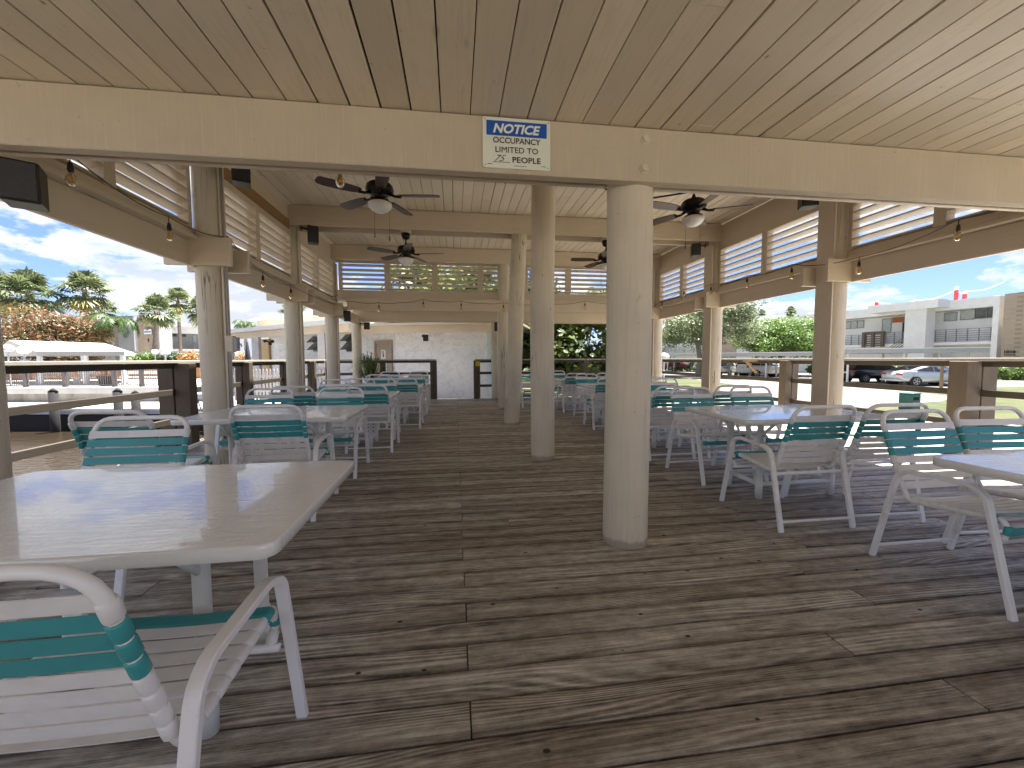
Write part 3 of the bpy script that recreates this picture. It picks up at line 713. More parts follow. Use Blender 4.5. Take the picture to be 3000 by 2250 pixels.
CHAIRS = [ # x, y, rot deg (0 = faces away from camera), label
 (-.845, 1.13, -1, 'nearest chair, its back towards the camera at the bottom left corner'),
 (-1.84, 2.33, 181, 'chair facing the camera on the far side of the nearest left table'),
 (-1.40, 3.60, 1, 'right-hand chair drawn up to the near side of the second left table, back to camera'),
 (-2.28, 3.42, -3, 'left-hand chair on the near side of the second left table, back to camera'),
 (-1.35, 4.74, 180, 'right-hand chair on the far side of the second left table, facing the camera'),
 (-2.14, 4.76, 182, 'left-hand chair on the far side of the second left table, by the big left column'),
 (-1.15, 5.92, 0, 'right-hand near-side chair of the third left table, legs clear on the aisle'),
 (-2.05, 5.82, 2, 'left-hand near-side chair of the third left table'),
 (-1.25, 6.80, 181, 'right-hand far-side chair of the third left table'),
 (-2.0, 6.82, 179, 'left-hand far-side chair of the third left table'),
 (-.94, 7.83, 0, 'right-hand near-side chair of the fourth left table, beside the aisle'),
 (-1.66, 7.80, 0, 'left-hand near-side chair of the fourth left table'),
 (-.98, 8.86, 180, 'right-hand far-side chair of the fourth left table'),
 (-1.68, 8.88, 180, 'left-hand far-side chair of the fourth left table'),
 (-.95, 9.75, 0, 'right-hand near-side chair of the last left table'),
 (-1.65, 9.72, 0, 'left-hand near-side chair of the last left table'),
 (-.98, 10.80, 180, 'right-hand far-side chair of the last left table, close to the far railing'),
 (-1.72, 10.82, 180, 'left-hand far-side chair of the last left table, near the spiky plant'),
 (2.90, 1.86, 180, 'chair in profile at far right, facing the right-edge table'),
 (3.53, 1.92, 176, 'second chair behind the right-edge table, against the thick railing post'),
 (2.59, 2.91, 0, 'chair with back to camera at the left end of the second right table'),
 (3.22, 2.93, -2, 'chair with back to camera at the right end of the second right table'),
 (2.68, 4.00, 182, 'left chair on the far side of the second right table, facing the camera'),
 (3.42, 4.02, 178, 'right chair on the far side of the second right table, facing the camera'),
 (2.62, 4.98, 0, 'left near-side chair of the third right table'),
 (3.40, 5.0, 2, 'right near-side chair of the third right table'),
 (2.75, 6.12, 180, 'left far-side chair of the third right table'),
 (3.45, 6.1, 180, 'right far-side chair of the third right table'),
 (2.68, 7.12, -3, 'left near-side chair of the fourth right table'),
 (3.42, 7.1, 0, 'right near-side chair of the fourth right table'),
 (2.87, 8.33, 184, 'left far-side chair of the fourth right table, turned slightly'),
 (3.5, 8.3, 180, 'right far-side chair of the fourth right table'),
 (2.76, 9.5, 0, 'left near-side chair of the last right table'),
 (3.48, 9.5, 0, 'right near-side chair of the last right table'),
 (2.75, 10.7, 180, 'left far-side chair of the last right table'),
 (1.95, 10.6, 185, 'lone chair at the far end just right of the middle columns')]
for i, (x, y, r, lb) in enumerate(CHAIRS):
    o = CH if i == 0 else copy_tree(CH); o.location = (x, y, 0); o.rotation_euler.z = math.radians(r); o['label'] = lb
# ------------------------------------------------------------------ speakers
def speaker(px, py, Y, w, h, d, s, rz, label):
    p = ony(px, py, Y); t = thing('speaker', label, 'speaker', p, math.radians(rz), 'black loudspeakers mounted on the columns')
    q = MB(); q.rbox(-w/2, w/2, -d/2, d/2, -h/2, h/2, .006); c = q.build('cabinet', M_BLACK, t)
    q = MB(); q.rbox(-w*.44, w*.44, -d/2-.008, -d/2-.001, -h*.46, h*.46, .003); q.build('grille', M_SPK, c)
    q = MB(); q.tube([(s*w*.4, 0, h*.3), (s*(w*.5+.05), .0, h*.35), (s*(w*.5+.11), .01, h*.35)], .014, 8); q.rbox(s*(w*.5+.095)-.008, s*(w*.5+.095)+.008, -.03, .05, h*.2, h*.5, .002); q.build('bracket', M_BLACK, t)
    return t
speaker(70, 544, 2.62, .15, .215, .17, -1, 30, 'large black speaker at the left edge under the front beam')
speaker(706, 505, 4.85, .17, .25, .17, -1, 25, 'black speaker high on the big left column')
speaker(917, 689, 7.6, .17, .29, .17, -1, 20, 'black speaker on the second left column')
speaker(1017, 926, 10.0, .14, .24, .15, -1, 20, 'black speaker on the third left column, below the end beam')
speaker(1075, 955, 12.45, .16, .2, .15, -1, 10, 'small black speaker on the last left column')
speaker(1455, 957, 12.2, .13, .26, .14, 1, -10, 'black speaker seen edge on beside the far middle columns')
speaker(2368, 586, 4.9, .19, .20, .17, 1, -25, 'black speaker on the first right column')
speaker(2038, 733, 7.6, .16, .23, .17, 1, -20, 'black speaker on the second right column')
# ------------------------------------------------------------------ string lights
def string_light(label, pts, drops, bulbs_at=None):
    t = thing('string_light', label, 'string lights', group='black cable string lights under the eaves')
    path = []
    for a, b2 in zip(pts[:-1], pts[1:]):
        sag = .05*min(1, (b2-a).length)
        for k in range(8):
            u = k/8; p = a.lerp(b2, u); p = p+Vector((0,0,-4*sag*u*(1-u))); path.append(p)
    path.append(pts[-1])
    q = MB(); q.tube(path, .0045, 6); q.build('cable', M_BLACK, t)
    for p in drops:
        q = MB(); q.tube([p+Vector((0,0,.05)), p], .004, 6); q.lathe([(.006,0),(.013,-.012),(.017,-.04),(.0185,-.062),(.015,-.064)], p, 12); s_ = q.build('socket', M_BLACK, t)
        q = MB(); q.lathe([(.013,-.062),(.016,-.075),(.027,-.10),(.030,-.125),(.024,-.145),(.010,-.158)], p, 14); bb = q.build('bulb', M_AMBER, t)
        q = MB()
        for k in range(4):
            a = k*math.pi/2; q.tube([p+Vector((.004*math.cos(a), .004*math.sin(a), -.068)), p+Vector((.011*math.cos(a), .011*math.sin(a), -.125))], .0011, 4)
        q.build('filament', M_FIL, bb)
    return t
def on_plane(lst, f, v): return [f(px, py, v) for px, py in lst]
XLs, XRs = -2.50, 4.88
lb_ = on_plane([(205,473),(495,652),(668,706),(770,806),(852,846)], onx, XLs)
pts = [Vector((XLs, 2.95, lb_[0].z+.09))]+[p+Vector((0,0,.05)) for p in lb_]+[Vector((XLs, 9.8, 2.46))]
string_light('string of bulbs along the left eave above the canal railing', pts, lb_)
rb = on_plane([(2808,657),(2517,765),(2320,785),(2189,815),(2083,840),(2004,853),(1940,885)], onx, XRs)
pts = [Vector((XRs, 2.95, 2.60))]+[p+Vector((0,0,.05)) for p in rb]+[Vector((XRs, 10.0, 2.5))]
string_light('string of bulbs along the right eave facing the parking area', pts, rb)
fb = [ony(px, py, 3.0) for px, py in ((468,448),(995,480),(1480,492),(2318,540),(2660,568),(2965,590))]
fb = [Vector((p.x, p.y, p.z)) for i, p in enumerate(fb)]
fb = [Vector((p.x, 3.0, 2.665)) for p in fb]; fb[1].z = 2.575
string_light('string of bulbs hanging just behind the front beam', [Vector((-2.4,3.0,2.75))]+[p+Vector((0,0,.05)) for p in fb]+[Vector((4.9,3.0,2.75))], fb)
eb = [ony(px, py, 9.82) for px, py in ((957,878),(1110,893),(1240,883),(1351,888),(1475,893),(1714,888))]
mid = []
for a, b2 in zip(eb[:-1], eb[1:]): mid += [a+Vector((0,0,.05)), (a+b2)/2+Vector((0,0,.02))]
string_light('string of bulbs along the far end beam', [Vector((-2.6,9.82,2.7))]+mid+[eb[-1]+Vector((0,0,.05)), Vector((4.8,9.82,2.6))], eb)
q = MB(); pts = [ony(1660,512,3.3), ony(1745,540,3.3), ony(1790,560,3.3), ony(1880,585,3.3), ony(1990,568,3.3), ony(2110,548,3.3), ony(2200,545,3.3)]
q.tube(fillet(pts, .3, 4), .008, 6); tag(q.build('power_cable', M_BLACK), 'black cable drooping behind the thickest column under the front beam', 'cable')
# ------------------------------------------------------------------ junction box on the left column
t = thing('junction_box', 'grey electrical box with padlock tab on the big left column', 'electrical box', ony(682, 1008, 4.93))
q = MB(); q.rbox(-.055, .02, -.04, .04, -.09, .09, .005); q.build('box_body', M_TANZ, t)
q = MB(); q.rbox(.021, .06, -.035, .035, -.075, .075, .005); q.tube([(.06,0,0),(.085,0,.0),(.09,0,-.03)], .008, 6); q.build('cover', M_GREYBOX, t)
# ------------------------------------------------------------------ trees and plants
def leaves(mb, c, r, n, size, mi=0, rd=random, squash=.8, surf=.6, lo=0., hi=1.):
    for _ in range(n):
        while True:
            d = Vector((rd.uniform(-1,1), rd.uniform(-1,1), rd.uniform(-1,1)))
            if .01 < d.length < 1: break
        d.normalize(); rr_ = r*(surf+(1-surf)*rd.random())*rd.uniform(.85,1.12)
        p = c+Vector((d.x*rr_, d.y*rr_, d.z*rr_*squash))
        a = Vector((rd.uniform(-1,1), rd.uniform(-1,1), rd.uniform(-.6,.6))).normalized(); b2 = a.cross(d+Vector((rd.uniform(-.5,.5),rd.uniform(-.5,.5),.3)));
        if b2.length < 1e-3: continue
        b2.normalize(); s = size*rd.uniform(.6,1.4)
        mb.add([p-a*s, p+b2*s*.45, p+a*s, p-b2*s*.45], [(0,1,2,3)], mi, False, lo+(hi-lo)*rd.random())
def broad_tree(name, label, base, height, crown_w, mat, trunk_r=.2, n_cl=26, n_leaf=420, size=.16, seed=1, crown_lo=.4, cat='tree', group=None, bark=None, clr=.24, surf=.5, fork=3):
    rd = random.Random(seed); t = thing(name, label, cat, base, 0, group); q = MB()
    th = height*crown_lo
    q.tube([(0,0,-.3),(.03*height,0,th*.5),(0,.02*height,th)], [trunk_r*1.25, trunk_r, trunk_r*.8], 9)
    cl = []
    for k in range(n_cl):
        a = rd.uniform(0, 2*math.pi); rr_ = crown_w/2*math.sqrt(rd.random())*.85; u = rd.random()
        z = th+(height-th)*(.08+.84*u*(1-.45*(rr_/(crown_w/2))**2)); cl.append(Vector((rr_*math.cos(a), rr_*math.sin(a), z)))
    for k in range(min(fork*3, n_cl)):
        p = cl[k]; m_ = Vector((p.x*.45, p.y*.45, th+(p.z-th)*.5)); q.tube([(0,.02*height,th*.92), m_, p], [trunk_r*.55, trunk_r*.3, trunk_r*.08], 6)
    q.build('trunk', bark or M_BARK, t)
    q = MB()
    for k, c in enumerate(cl): leaves(q, c, crown_w*clr*rd.uniform(.7,1.2), n_leaf, size, 0, rd, .75, surf, 0, 1)
    q.build('crown', mat, t); return t
def fan_palm_mesh(seed, nf=66, droop=.55):
    rd = random.Random(seed); q = MB()
    for k in range(nf):
        az = k*2.399963+rd.uniform(-.2,.2); el = math.radians(88-150*(k/nf)**1.0+rd.uniform(-16,16))
        ln = rd.uniform(.55,1.05)
        d = Vector((math.cos(az)*math.cos(el), math.sin(az)*math.cos(el), math.sin(el))); base = d*.05
        hub = base+d*ln*.62+Vector((0,0,-.10*ln)); side = Vector((-math.sin(az), math.cos(az), 0)); nn = d.cross(side)
        tone = .75+.25*rd.random() if (k > nf*.78 and rd.random() < .5) else rd.uniform(.05,.7)
        q.add([base-side*.012, base+side*.012, hub+side*.008, hub-side*.008], [(0,1,2,3)], 0, False, .6)
        M_ = 15; R_ = ln*.55
        for j in range(M_):
            a = (j/(M_-1)-.5)*2*math.radians(105); v = (d*math.cos(a)+side*math.sin(a)).normalized()
            v1 = v+nn*.10*(1 if j % 2 else -1); mid_ = hub+v1.normalized()*R_*.6; tip = hub+v.normalized()*R_*rd.uniform(.9,1.1)+Vector((0,0,-R_*(.35+.25*rd.random())*droop))
            pr = v.cross(nn).normalized()*R_*.095
            q.add([hub, mid_+pr, tip, mid_-pr], [(0,1,2,3)], 0, False, min(1, max(0, tone+rd.uniform(-.15,.15))))
    for k in range(60):   # old hanging leaf bases
        az = rd.uniform(0,6.28); q.add([Vector((.05*math.cos(az),.05*math.sin(az),-.02)), Vector((.12*math.cos(az+.1),.12*math.sin(az+.1),-.25-.2*rd.random())), Vector((.10*math.cos(az-.1),.10*math.sin(az-.1),-.3))], [(0,1,2)], 0, False, .9)
    return q
PALMS = [fan_palm_mesh(s).mesh('crown', M_PALM) for s in (1, 2, 3)]
def palm(label, px, py, depth, rpx, zg, seed=0, lean=0.0, mesh=None, name='fan_palm', bark=None, trk=None):
    cz = zat(py, depth); b_ = at(px, depth, zg); r_ = rpx*depth/F; h = cz-zg
    t = thing(name, label, 'palm tree', b_, random.Random(seed).uniform(0,6), 'palm trees around the buildings')
    q = MB(); tr = trk or .19; q.tube([(lean, 0, -.2), (lean*.5, 0, h*.5), (0, 0, h*.9), (0,0,h+.02)], [tr*1.2, tr, tr*.95, tr*1.15], 9); q.build('trunk', bark or M_PALMBARK, t)
    me = mesh or PALMS[seed % 3]; c = bpy.data.objects.new('crown', me); COL.objects.link(c); c.parent = t; c.location = (0,0,h); c.scale = (r_/1.15,)*3
    return t
def feather_mesh(seed, nf=16, spread=1.0):
    rd = random.Random(seed); q = MB()
    for k in range(nf):
        az = k*2.4; el0 = math.radians(rd.uniform(25, 80)); pts = []; p = Vector((0,0,0)); e = el0
        for i in range(13):
            pts.append(p.copy()); p = p+Vector((math.cos(az)*math.cos(e), math.sin(az)*math.cos(e), math.sin(e)))*.1; e -= math.radians(13)
        q.tube(pts, .012, 4, 0)
        side = Vector((-math.sin(az), math.cos(az), 0))
        for i in range(1, 13):
            dirv = (pts[i]-pts[i-1]).normalized()
            for u in (0, .5):
                b_ = pts[i-1].lerp(pts[i], u)
                for s in (-1, 1):
                    w = .30*math.sin(min(1,(i+1)/13)*math.pi*.85+.25); tip = b_+side*s*w*.8+dirv*.12+Vector((0,0,-w*rd.uniform(.45,.9)))
                    q.add([b_, (b_+tip)/2+dirv*.03, tip, (b_+tip)/2-dirv*.03], [(0,1,2,3)], 0, False, rd.random())
    return q.mesh('crown', M_PALMG)
FEATH = feather_mesh(5)
ZB = -.25; ZR = -.75
palm('fan palm at the far left edge, half hidden by the corner column', 22, 850, 40, 80, ZB, 1)
palm('broad fan palm above the red flowering tree at far left', 100, 858, 38, 88, ZB, 2)
palm('tall fan palm standing alone left of the sign building', 262, 848, 40, 74, ZB, 0)
palm('green feather palm in front of the grey building side', 345, 945, 34, 78, ZB, 4, mesh=FEATH, name='feather_palm', trk=.12)
palm('fan palm whose trunk crosses the building number wall', 468, 908, 36, 62, ZB, 5, .5)
palm('slim fan palm just right of the sign building', 530, 878, 42, 48, ZB, 6, trk=.15)
palm('fan palm partly hidden behind the big left column', 600, 905, 40, 52, ZB, 7)
palm('small fan palm behind the tall one, leaning over the roof', 308, 905, 46, 48, ZB, 8)
palm('bright green feather palm beyond the bathhouse roof', 722, 950, 30, 42, ZB, 3, mesh=FEATH, name='feather_palm', trk=.12)
palm('fan palm rising behind the bathhouse roof', 865, 905, 30, 45, ZB, 4)
palm('yellow green feather palm left of the oak tree on the right side', 1925, 975, 55, 42, ZR, 2, mesh=FEATH, name='feather_palm', trk=.12)
palm('distant fan palm above the round green tree', 2312, 915, 75, 18, ZR, 1)
palm('distant small fan palm between oak and round green tree', 2228, 920, 85, 14, ZR, 2)
broad_tree('flowering_tree', 'wide red and orange flowering tree behind the white canopy', at(140, 33, ZB), zat(918, 33)-ZB, 6.9, M_BOUG, .15, 30, 700, .11, 11, .3)
broad_tree('leafy_tree', 'green leafy tree behind the palms left of the sign building', at(285, 48, ZB), zat(905, 48)-ZB, 5.5, M_OAK, .2, 16, 260, .2, 12, .45)
broad_tree('oak_tree', 'spreading pale oak with forked trunk right of the thick column', at(2045, 44, ZR), zat(868, 44)-ZR, 12.0, M_OAK, .28, 36, 620, .14, 13, .42, bark=M_PALMBARK, clr=.17, surf=.3)
broad_tree('round_tree', 'dense round bright green tree above the white cars', at(2285, 46, ZR), zat(928, 46)-ZR, 9.3, M_DENSE, .22, 40, 650, .14, 14, .38, clr=.19)
broad_tree('bamboo_clump', 'tall feathery green foliage beyond the far railing', at(1700, 18, ZR), 5.3, 5.4, M_BAMBOO, .09, 42, 520, .14, 15, .02, cat='bamboo', clr=.2, surf=.15)
broad_tree('shade_tree', 'dark leafy shade tree behind the far middle columns', at(1490, 22, ZR), 6.9, 6.5, M_DKLEAF, .2, 30, 420, .17, 16, .25, clr=.2, surf=.3)
broad_tree('shade_tree', 'large shade tree showing through the far end louvres', at(1330, 30, ZB), 9.3, 9.0, M_BAMBOO, .3, 34, 420, .2, 17, .4, clr=.2, surf=.3)
# ------------------------------------------------------------------ potted spiky plant on the deck
pp = at(1082, 12.0)
t = thing('potted_plant', 'spiky green grass plant in a dark pot by the far left railing', 'plant', (pp.x, pp.y, 0)); t.scale = (1.3,)*3
q = MB(); q.lathe([(.15,0),(.2,.4),(.215,.42),(.19,.42),(.17,.36)], n=18); q.build('pot', M_TERRA, t)
q = MB(); rd = random.Random(5)
for k in range(150):
    az = rd.uniform(0,6.28); sp = rd.uniform(.05,.55); h_ = rd.uniform(.5,1.0)*(1-.5*sp); pr = Vector((-math.sin(az), math.cos(az), 0))*.008
    b_ = Vector((math.cos(az)*.05, math.sin(az)*.05, .38)); mid_ = b_+Vector((math.cos(az)*sp*.5, math.sin(az)*sp*.5, h_*.8)); tip = b_+Vector((math.cos(az)*sp*1.2, math.sin(az)*sp*1.2, h_*(.85-.8*sp)))
    c = rd.random(); q.add([b_-pr, b_+pr, mid_+pr, mid_-pr], [(0,1,2,3)], 0, False, c); q.add([mid_-pr, mid_+pr, tip], [(0,1,2)], 0, False, c)
q.build('foliage', M_BAMBOO, t)
# ------------------------------------------------------------------ ground, water, banks
K0 = at(650, 24, 0); K1 = at(650, 9.5, 0); WL = at(-2600, 24, 0)
def sheet(name, pts, z, mat, kind='structure'):
    q = MB(); q.poly([(p[0], p[1], z) for p in pts]); o = q.build(name, mat); tag(o, kind=kind); return o
g = sheet('ground', [(-3.9,-60),(400,-60),(700,900),(-200,900),(K0.x, K0.y),(K1.x, K1.y),(-3.9, 7.0)], ZR, M_GRASS)
dirv = (WL-K0).normalized(); far = K0+dirv*400
sheet('canal_bank', [(K0.x, K0.y), (-200, 900), (-900, 900), (far.x, far.y)], ZB, M_CONC)
sheet('canal_water', [(20,-60),(20,30),(-60,60),(-400,60),(-400,-60)], -2.03, M_WATER)
# bank walls
def wall(name, a, b2, z0, z1, th, mat, kind=None, label=None, cat=None, parent=None):
    a = Vector((a[0],a[1],0)); b2 = Vector((b2[0],b2[1],0)); d = (b2-a); ln = d.length; M = Matrix.Translation(a) @ Matrix.Rotation(math.atan2(d.y,d.x), 4, 'Z')
    q = MB(); q.box(0, ln, 0, th, z0, z1, 0, None, M); o = q.build(name, mat, parent)
    return tag(o, label, cat, None, kind)
sw = thing('seawall', 'concrete seawall with a pale cap across the canal', 'seawall')
def stained():
    m, nt, b, out = nt_new('seawall_concrete'); v = coords(nt)
    L(nt, ramp(nt, noise(nt, coords(nt, (.8,.8,.25)), 1.6, 6, .65), [(.3,(.15,.135,.12)), (.5,(.30,.28,.25)), (.7,(.40,.385,.35))]), b.inputs['Base Color'])
    b.inputs['Roughness'].default_value = .9; return m
M_SEA = stained()
F0, F1 = at(-900, 22), at(650, 22)
wall('wall_face', F0, F1, -2.9, zat(1149,22), .5, M_SEA, parent=sw)
F0c, F1c = at(-900, 21.85), at(650, 21.85)
wall('cap', F0c, F1c, zat(1149,21.85), zat(1131,21.85), .9, M_CONCB, parent=sw)
wall('side_face', (K0.x, K0.y), (K1.x, K1.y), -2.9, -.27, .3, M_SEA, parent=sw)
wall('side_face', (K1.x, K1.y), (-3.95, 6.8), -2.9, -.77, .3, M_SEA, parent=sw)
wall('side_face', (-3.95, 6.8), (-3.95, -8), -2.9, -.77, .3, M_SEA, parent=sw)
# dock along the seawall
dk = thing('dock', 'low pale boat dock with dark piles along the seawall', 'dock')
D0, D1 = at(-900, 18.8), at(640, 18.8); dv = (D1-D0); dn = Vector((-dv.y, dv.x, 0)).normalized()
if dn.y < 0: dn = -dn
zd = zat(1193, 18.8)
q = MB(); q.prism([(D0.x,D0.y),(D1.x,D1.y),(D1.x+dn.x*2.9,D1.y+dn.y*2.9),(D0.x+dn.x*2.9,D0.y+dn.y*2.9)], zd-.06, zd); q.build('dock_top', M_CONC, dk)
q = MB(); a = D0-dn*.03; b2 = D1-dn*.03; q.prism([(a.x,a.y),(b2.x,b2.y),(b2.x+dn.x*.06,b2.y+dn.y*.06),(a.x+dn.x*.06,a.y+dn.y*.06)], zd-.26, zd-.062); q.build('dock_edge', M_GREYBOX, dk)
q = MB(); a = D0+dn*.04; b2 = D1+dn*.04; q.prism([(a.x,a.y),(b2.x,b2.y),(b2.x+dn.x*.05,b2.y+dn.y*.05),(a.x+dn.x*.05,a.y+dn.y*.05)], -2.2, zd-.262); q.build('underdock_shade', M_DARK, dk)  # dark sheet standing in for the shade under the dock
for px, top in ((148,1143),(338,1143),(390,1150),(-150,1143),(-500,1143)):
    p = at(px, 18.5); q = MB(); q.tube([(p.x,p.y,-3.4),(p.x,p.y,zat(top,18.5))], .17, 12, 0); q.lathe([(.18,0),(.03,.16)], (p.x,p.y,zat(top,18.5)), 12); q.build('pile', M_PILE, dk)
# pale pavement bank by the bathhouse
sheet('pavement', [(K0.x+.3,K0.y),(K1.x+.2,K1.y),(-3.3,13.3),(1.2,13.3),(1.2,40),(-30,60),(K0.x-2,K0.y+5)], -.246, M_CONC)
wall('step_riser', (-3.3,13.3),(1.2,13.3), -.76,-.25,.1,M_CONC, kind='structure')
sheet('bounce_ground', [(-30,-5.2),(30,-5.2),(30,-45),(-30,-45)], -.08, M_BOUNCE)  # unseen paving added behind the camera to bounce sunlight onto the ceilings
sheet('path', [(6.9,-5.4),(9.6,-5.4),(9.6,11),(6.9,13.2)], ZR+.010, M_CONCB)  # path carried on along the deck to bounce more light under the roof
# driveway and parking on the right
def gp(px, y): return onz(px, y, ZR)
sheet('parking_lot', [gp(1860,1086), gp(2400,1086), gp(3300,1108), gp(3300,1128), gp(2790,1137), gp(2560,1139), gp(2660,1146), gp(2795,1163), gp(2760,1176), gp(2600,1186), gp(2470,1206), gp(2200,1260), gp(1900,1180), gp(1890,1140), gp(2160,1128), gp(2040,1112)], ZR+.006, M_ASPH)
sheet('path', [gp(2640,1215), gp(2900,1236), gp(3300,1290), gp(3300,1420), gp(2900,1340), gp(2500,1290), gp(2350,1240)], ZR+.006, M_CONC)
# ------------------------------------------------------------------ building frames
class Face:
    """vertical facade through two ground points; u along it"""
    def __init__(s, a, b2, root, flip=False):
        s.a = Vector((a.x,a.y,0)); s.b = Vector((b2.x,b2.y,0)); d = s.b-s.a; s.len = d.length; s.d = d.normalized(); s.n = Vector((s.d.y,-s.d.x,0))
        if s.n.dot(Vector((s.a.x,s.a.y,0))) > 0: s.n = -s.n       # n points at the viewer side
        s.root = root
    def uz(s, px, py):
        r_ = ray(px, py); t = (s.a-EYE).dot(s.n)/r_.dot(s.n); p = EYE+r_*t; return ((p-s.a).dot(s.d), p.z)
    def P(s, u, o, z): p = s.a+s.d*u+s.n*o; return Vector((p.x,p.y,z))
    def box(s, q, u0, u1, o0, o1, z0, z1, mi=0):
        if u0 > u1: u0,u1 = u1,u0
        c = [s.P(u0,o0,z0),s.P(u1,o0,z0),s.P(u1,o1,z0),s.P(u0,o1,z0),s.P(u0,o0,z1),s.P(u1,o0,z1),s.P(u1,o1,z1),s.P(u0,o1,z1)]
        q.add(c, [(0,1,2,3),(7,6,5,4),(4,5,1,0),(5,6,2,1),(6,7,3,2),(7,4,0,3)], mi)
    def win(s, x0, y0, x1, y1, panes=1, mat=None, frame=None, off=0.0):
        u0, z1 = s.uz(x0, y0); u1, _ = s.uz(x1, y0); _, z0 = s.uz(x0, y1)
        if u0 > u1: u0,u1 = u1,u0
        q = MB(); fr = .06
        s.box(q, u0, u1, off+.01, off+.06, z1-fr, z1); s.box(q, u0, u1, off+.01, off+.06, z0, z0+fr)
        for k in range(panes+1):
            u = u0+(u1-u0)*k/panes; s.box(q, max(u0,u-fr/2), min(u1,u+fr/2), off+.012, off+.058, z0+fr, z1-fr)
        w_ = q.build('window', frame or M_GREYM, s.root); q = MB(); s.box(q, u0+.03, u1-.03, off+.004, off+.03, z0+.03, z1-.03); q.build('pane', mat or M_WINL, w_)
    def rail(s, x0, y0, x1, y1, bars=6, off=1.0, posts=3):
        u0, z1 = s.uz(x0, y0); u1, _ = s.uz(x1, y0); _, z0 = s.uz(x0, y1); q = MB(); zt = z1; zb = zt-1.05
        for k in range(bars): s.box(q, u0, u1, off, off+.04, zb+(zt-zb)*k/(bars-1)-.025, zb+(zt-zb)*k/(bars-1)+.02)
        for k in range(posts+1): u = u0+(u1-u0)*k/posts; s.box(q, u-.035, u+.035, off-.01, off+.05, zb-.15, zt+.03)
        q.build('balcony_rail', M_GREYM, s.root)
# ---- right apartment block
rb_ = thing('apartment_building', 'long white two-storey apartment block with balconies and tan end wall at right', 'building')
FR = Face(at(2945, 38), at(2470, 51.5), rb_)
ztop = zat(872, 38)
def part(face, name, x0, x1, z0, z1, o0, o1, mat, useu=False):
    u0 = x0 if useu else face.uz(x0, 1000)[0]; u1 = x1 if useu else face.uz(x1, 1000)[0]
    q = MB(); face.box(q, u0, u1, o0, o1, z0, z1); return q.build(name, mat, face.root)
zfl = zat(1003, 38)   # gallery slab level
part(FR, 'wall', 2945, 2120, ZR, ztop-1.0, -6, 0, M_WALLW)
part(FR, 'fascia', 2940, 2120, zat(902,38), ztop, -6.2, 1.25, M_WHITEP)
part(FR, 'gallery_slab', 2940, 2120, zfl-.28, zfl, .002, 1.2, M_WHITEP)
part(FR, 'end_pier', 2948, 2930, ZR, ztop-.05, .0, 1.4, M_WHITEP)
FT = Face(at(3700, 26), at(2948, 37.8), rb_)
q = MB(); FT.box(q, 0, FT.len-.3, -5, 1.2, ZR, ztop+.04); q.build('tan_wall', M_TANBLOCK, rb_)
def c7(x, y): return (2450+x/4.022, 820+y/4.022)
for x0,y0,x1,y1,n,mt in ((100,490,330,580,3,M_WINL),(545,460,655,630,1,M_WINL),(865,425,990,520,1,M_WINL),(1275,390,1430,490,1,M_WINL),(1470,345,1640,475,1,M_WINL),(1640,350,1925,460,2,M_WIN)):
    a_ = c7(x0,y0); b_ = c7(x1,y1); FR.win(a_[0], a_[1], b_[0], b_[1], n, mt)
a_ = c7(670,445); b_ = c7(815,490); u0, z1 = FR.uz(*a_); u1, z0 = FR.uz(*b_); part(FR, 'rust_header', u0, u1, z0-.05, z1, .01, .1, M_RUST, True)
a_ = c7(785,500); b_ = c7(815,740); u0, z1 = FR.uz(*a_); u1, _ = FR.uz(b_[0], a_[1]); part(FR, 'door', u0, u1, zfl, z1, .005, .06, M_BLACK, True)
FR.rail(c7(90,665)[0], c7(90,665)[1], c7(440,640)[0], 0, 6, 1.15, 4); FR.rail(c7(670,625)[0], c7(670,625)[1], c7(985,620)[0], 0, 6, 1.15, 3); FR.rail(c7(1260,595)[0], c7(1260,597)[1], c7(1915,570)[0], 0, 6, 1.15, 5)
FR.rail(2300, 997, 2470, 0, 6, 1.15, 6)
# stair tower
u0 = FR.uz(c7(1265,400)[0], 900)[0]; u1 = FR.uz(c7(1010,400)[0], 900)[0]; part(FR, 'stair_tower', u0, u1, ZR, ztop-.6, 1.2, 2.6, M_WALLW, True)
u0 = FR.uz(c7(1490,400)[0], 900)[0]; u1 = FR.uz(c7(655,400)[0], 900)[0]; part(FR, 'tower_fascia', u0+.4, u1+.5, ztop-.72, ztop+.12, 1.25, 3.0, M_WHITEP, True)
q = MB(); a_ = FR.uz(c7(1000,650)[0], c7(1000,650)[1]); b_ = FR.uz(c7(800,790)[0], c7(800,790)[1])
for k in range(4):
    q.tube([FR.P(a_[0], 2.2, a_[1]-k*.26), FR.P(b_[0], 2.2, b_[1]-k*.26)], .04, 6)
q.tube([FR.P(a_[0]-3, 2.2, -.2), FR.P(a_[0]-5.5, 2.2, -.9)], .08, 6); q.build('stair_rail', M_GREYM, rb_)
sc = thing('planter_screen', 'rustic slatted timber screen on the gallery of the right building', 'screen')
FS = Face(at(2945, 38), at(2470, 51.5), sc); u0 = FS.uz(c7(440,640)[0],900)[0]; u1 = FS.uz(c7(665,640)[0],900)[0]; q = MB()
for k, u in enumerate((u0, (u0+u1)/2, u1)): FS.box(q, u-.14, u+.14, 1.25, 1.5, zfl-.3, zfl+1.45)
q.build('post', M_POST, sc); q = MB()
for k in range(6): FS.box(q, min(u0,u1)+.15, max(u0,u1)-.15, 1.3, 1.42, zfl-.2+k*.26, zfl-.08+k*.26+(.25 if k == 5 else 0))
q.build('slat', M_POST, sc)
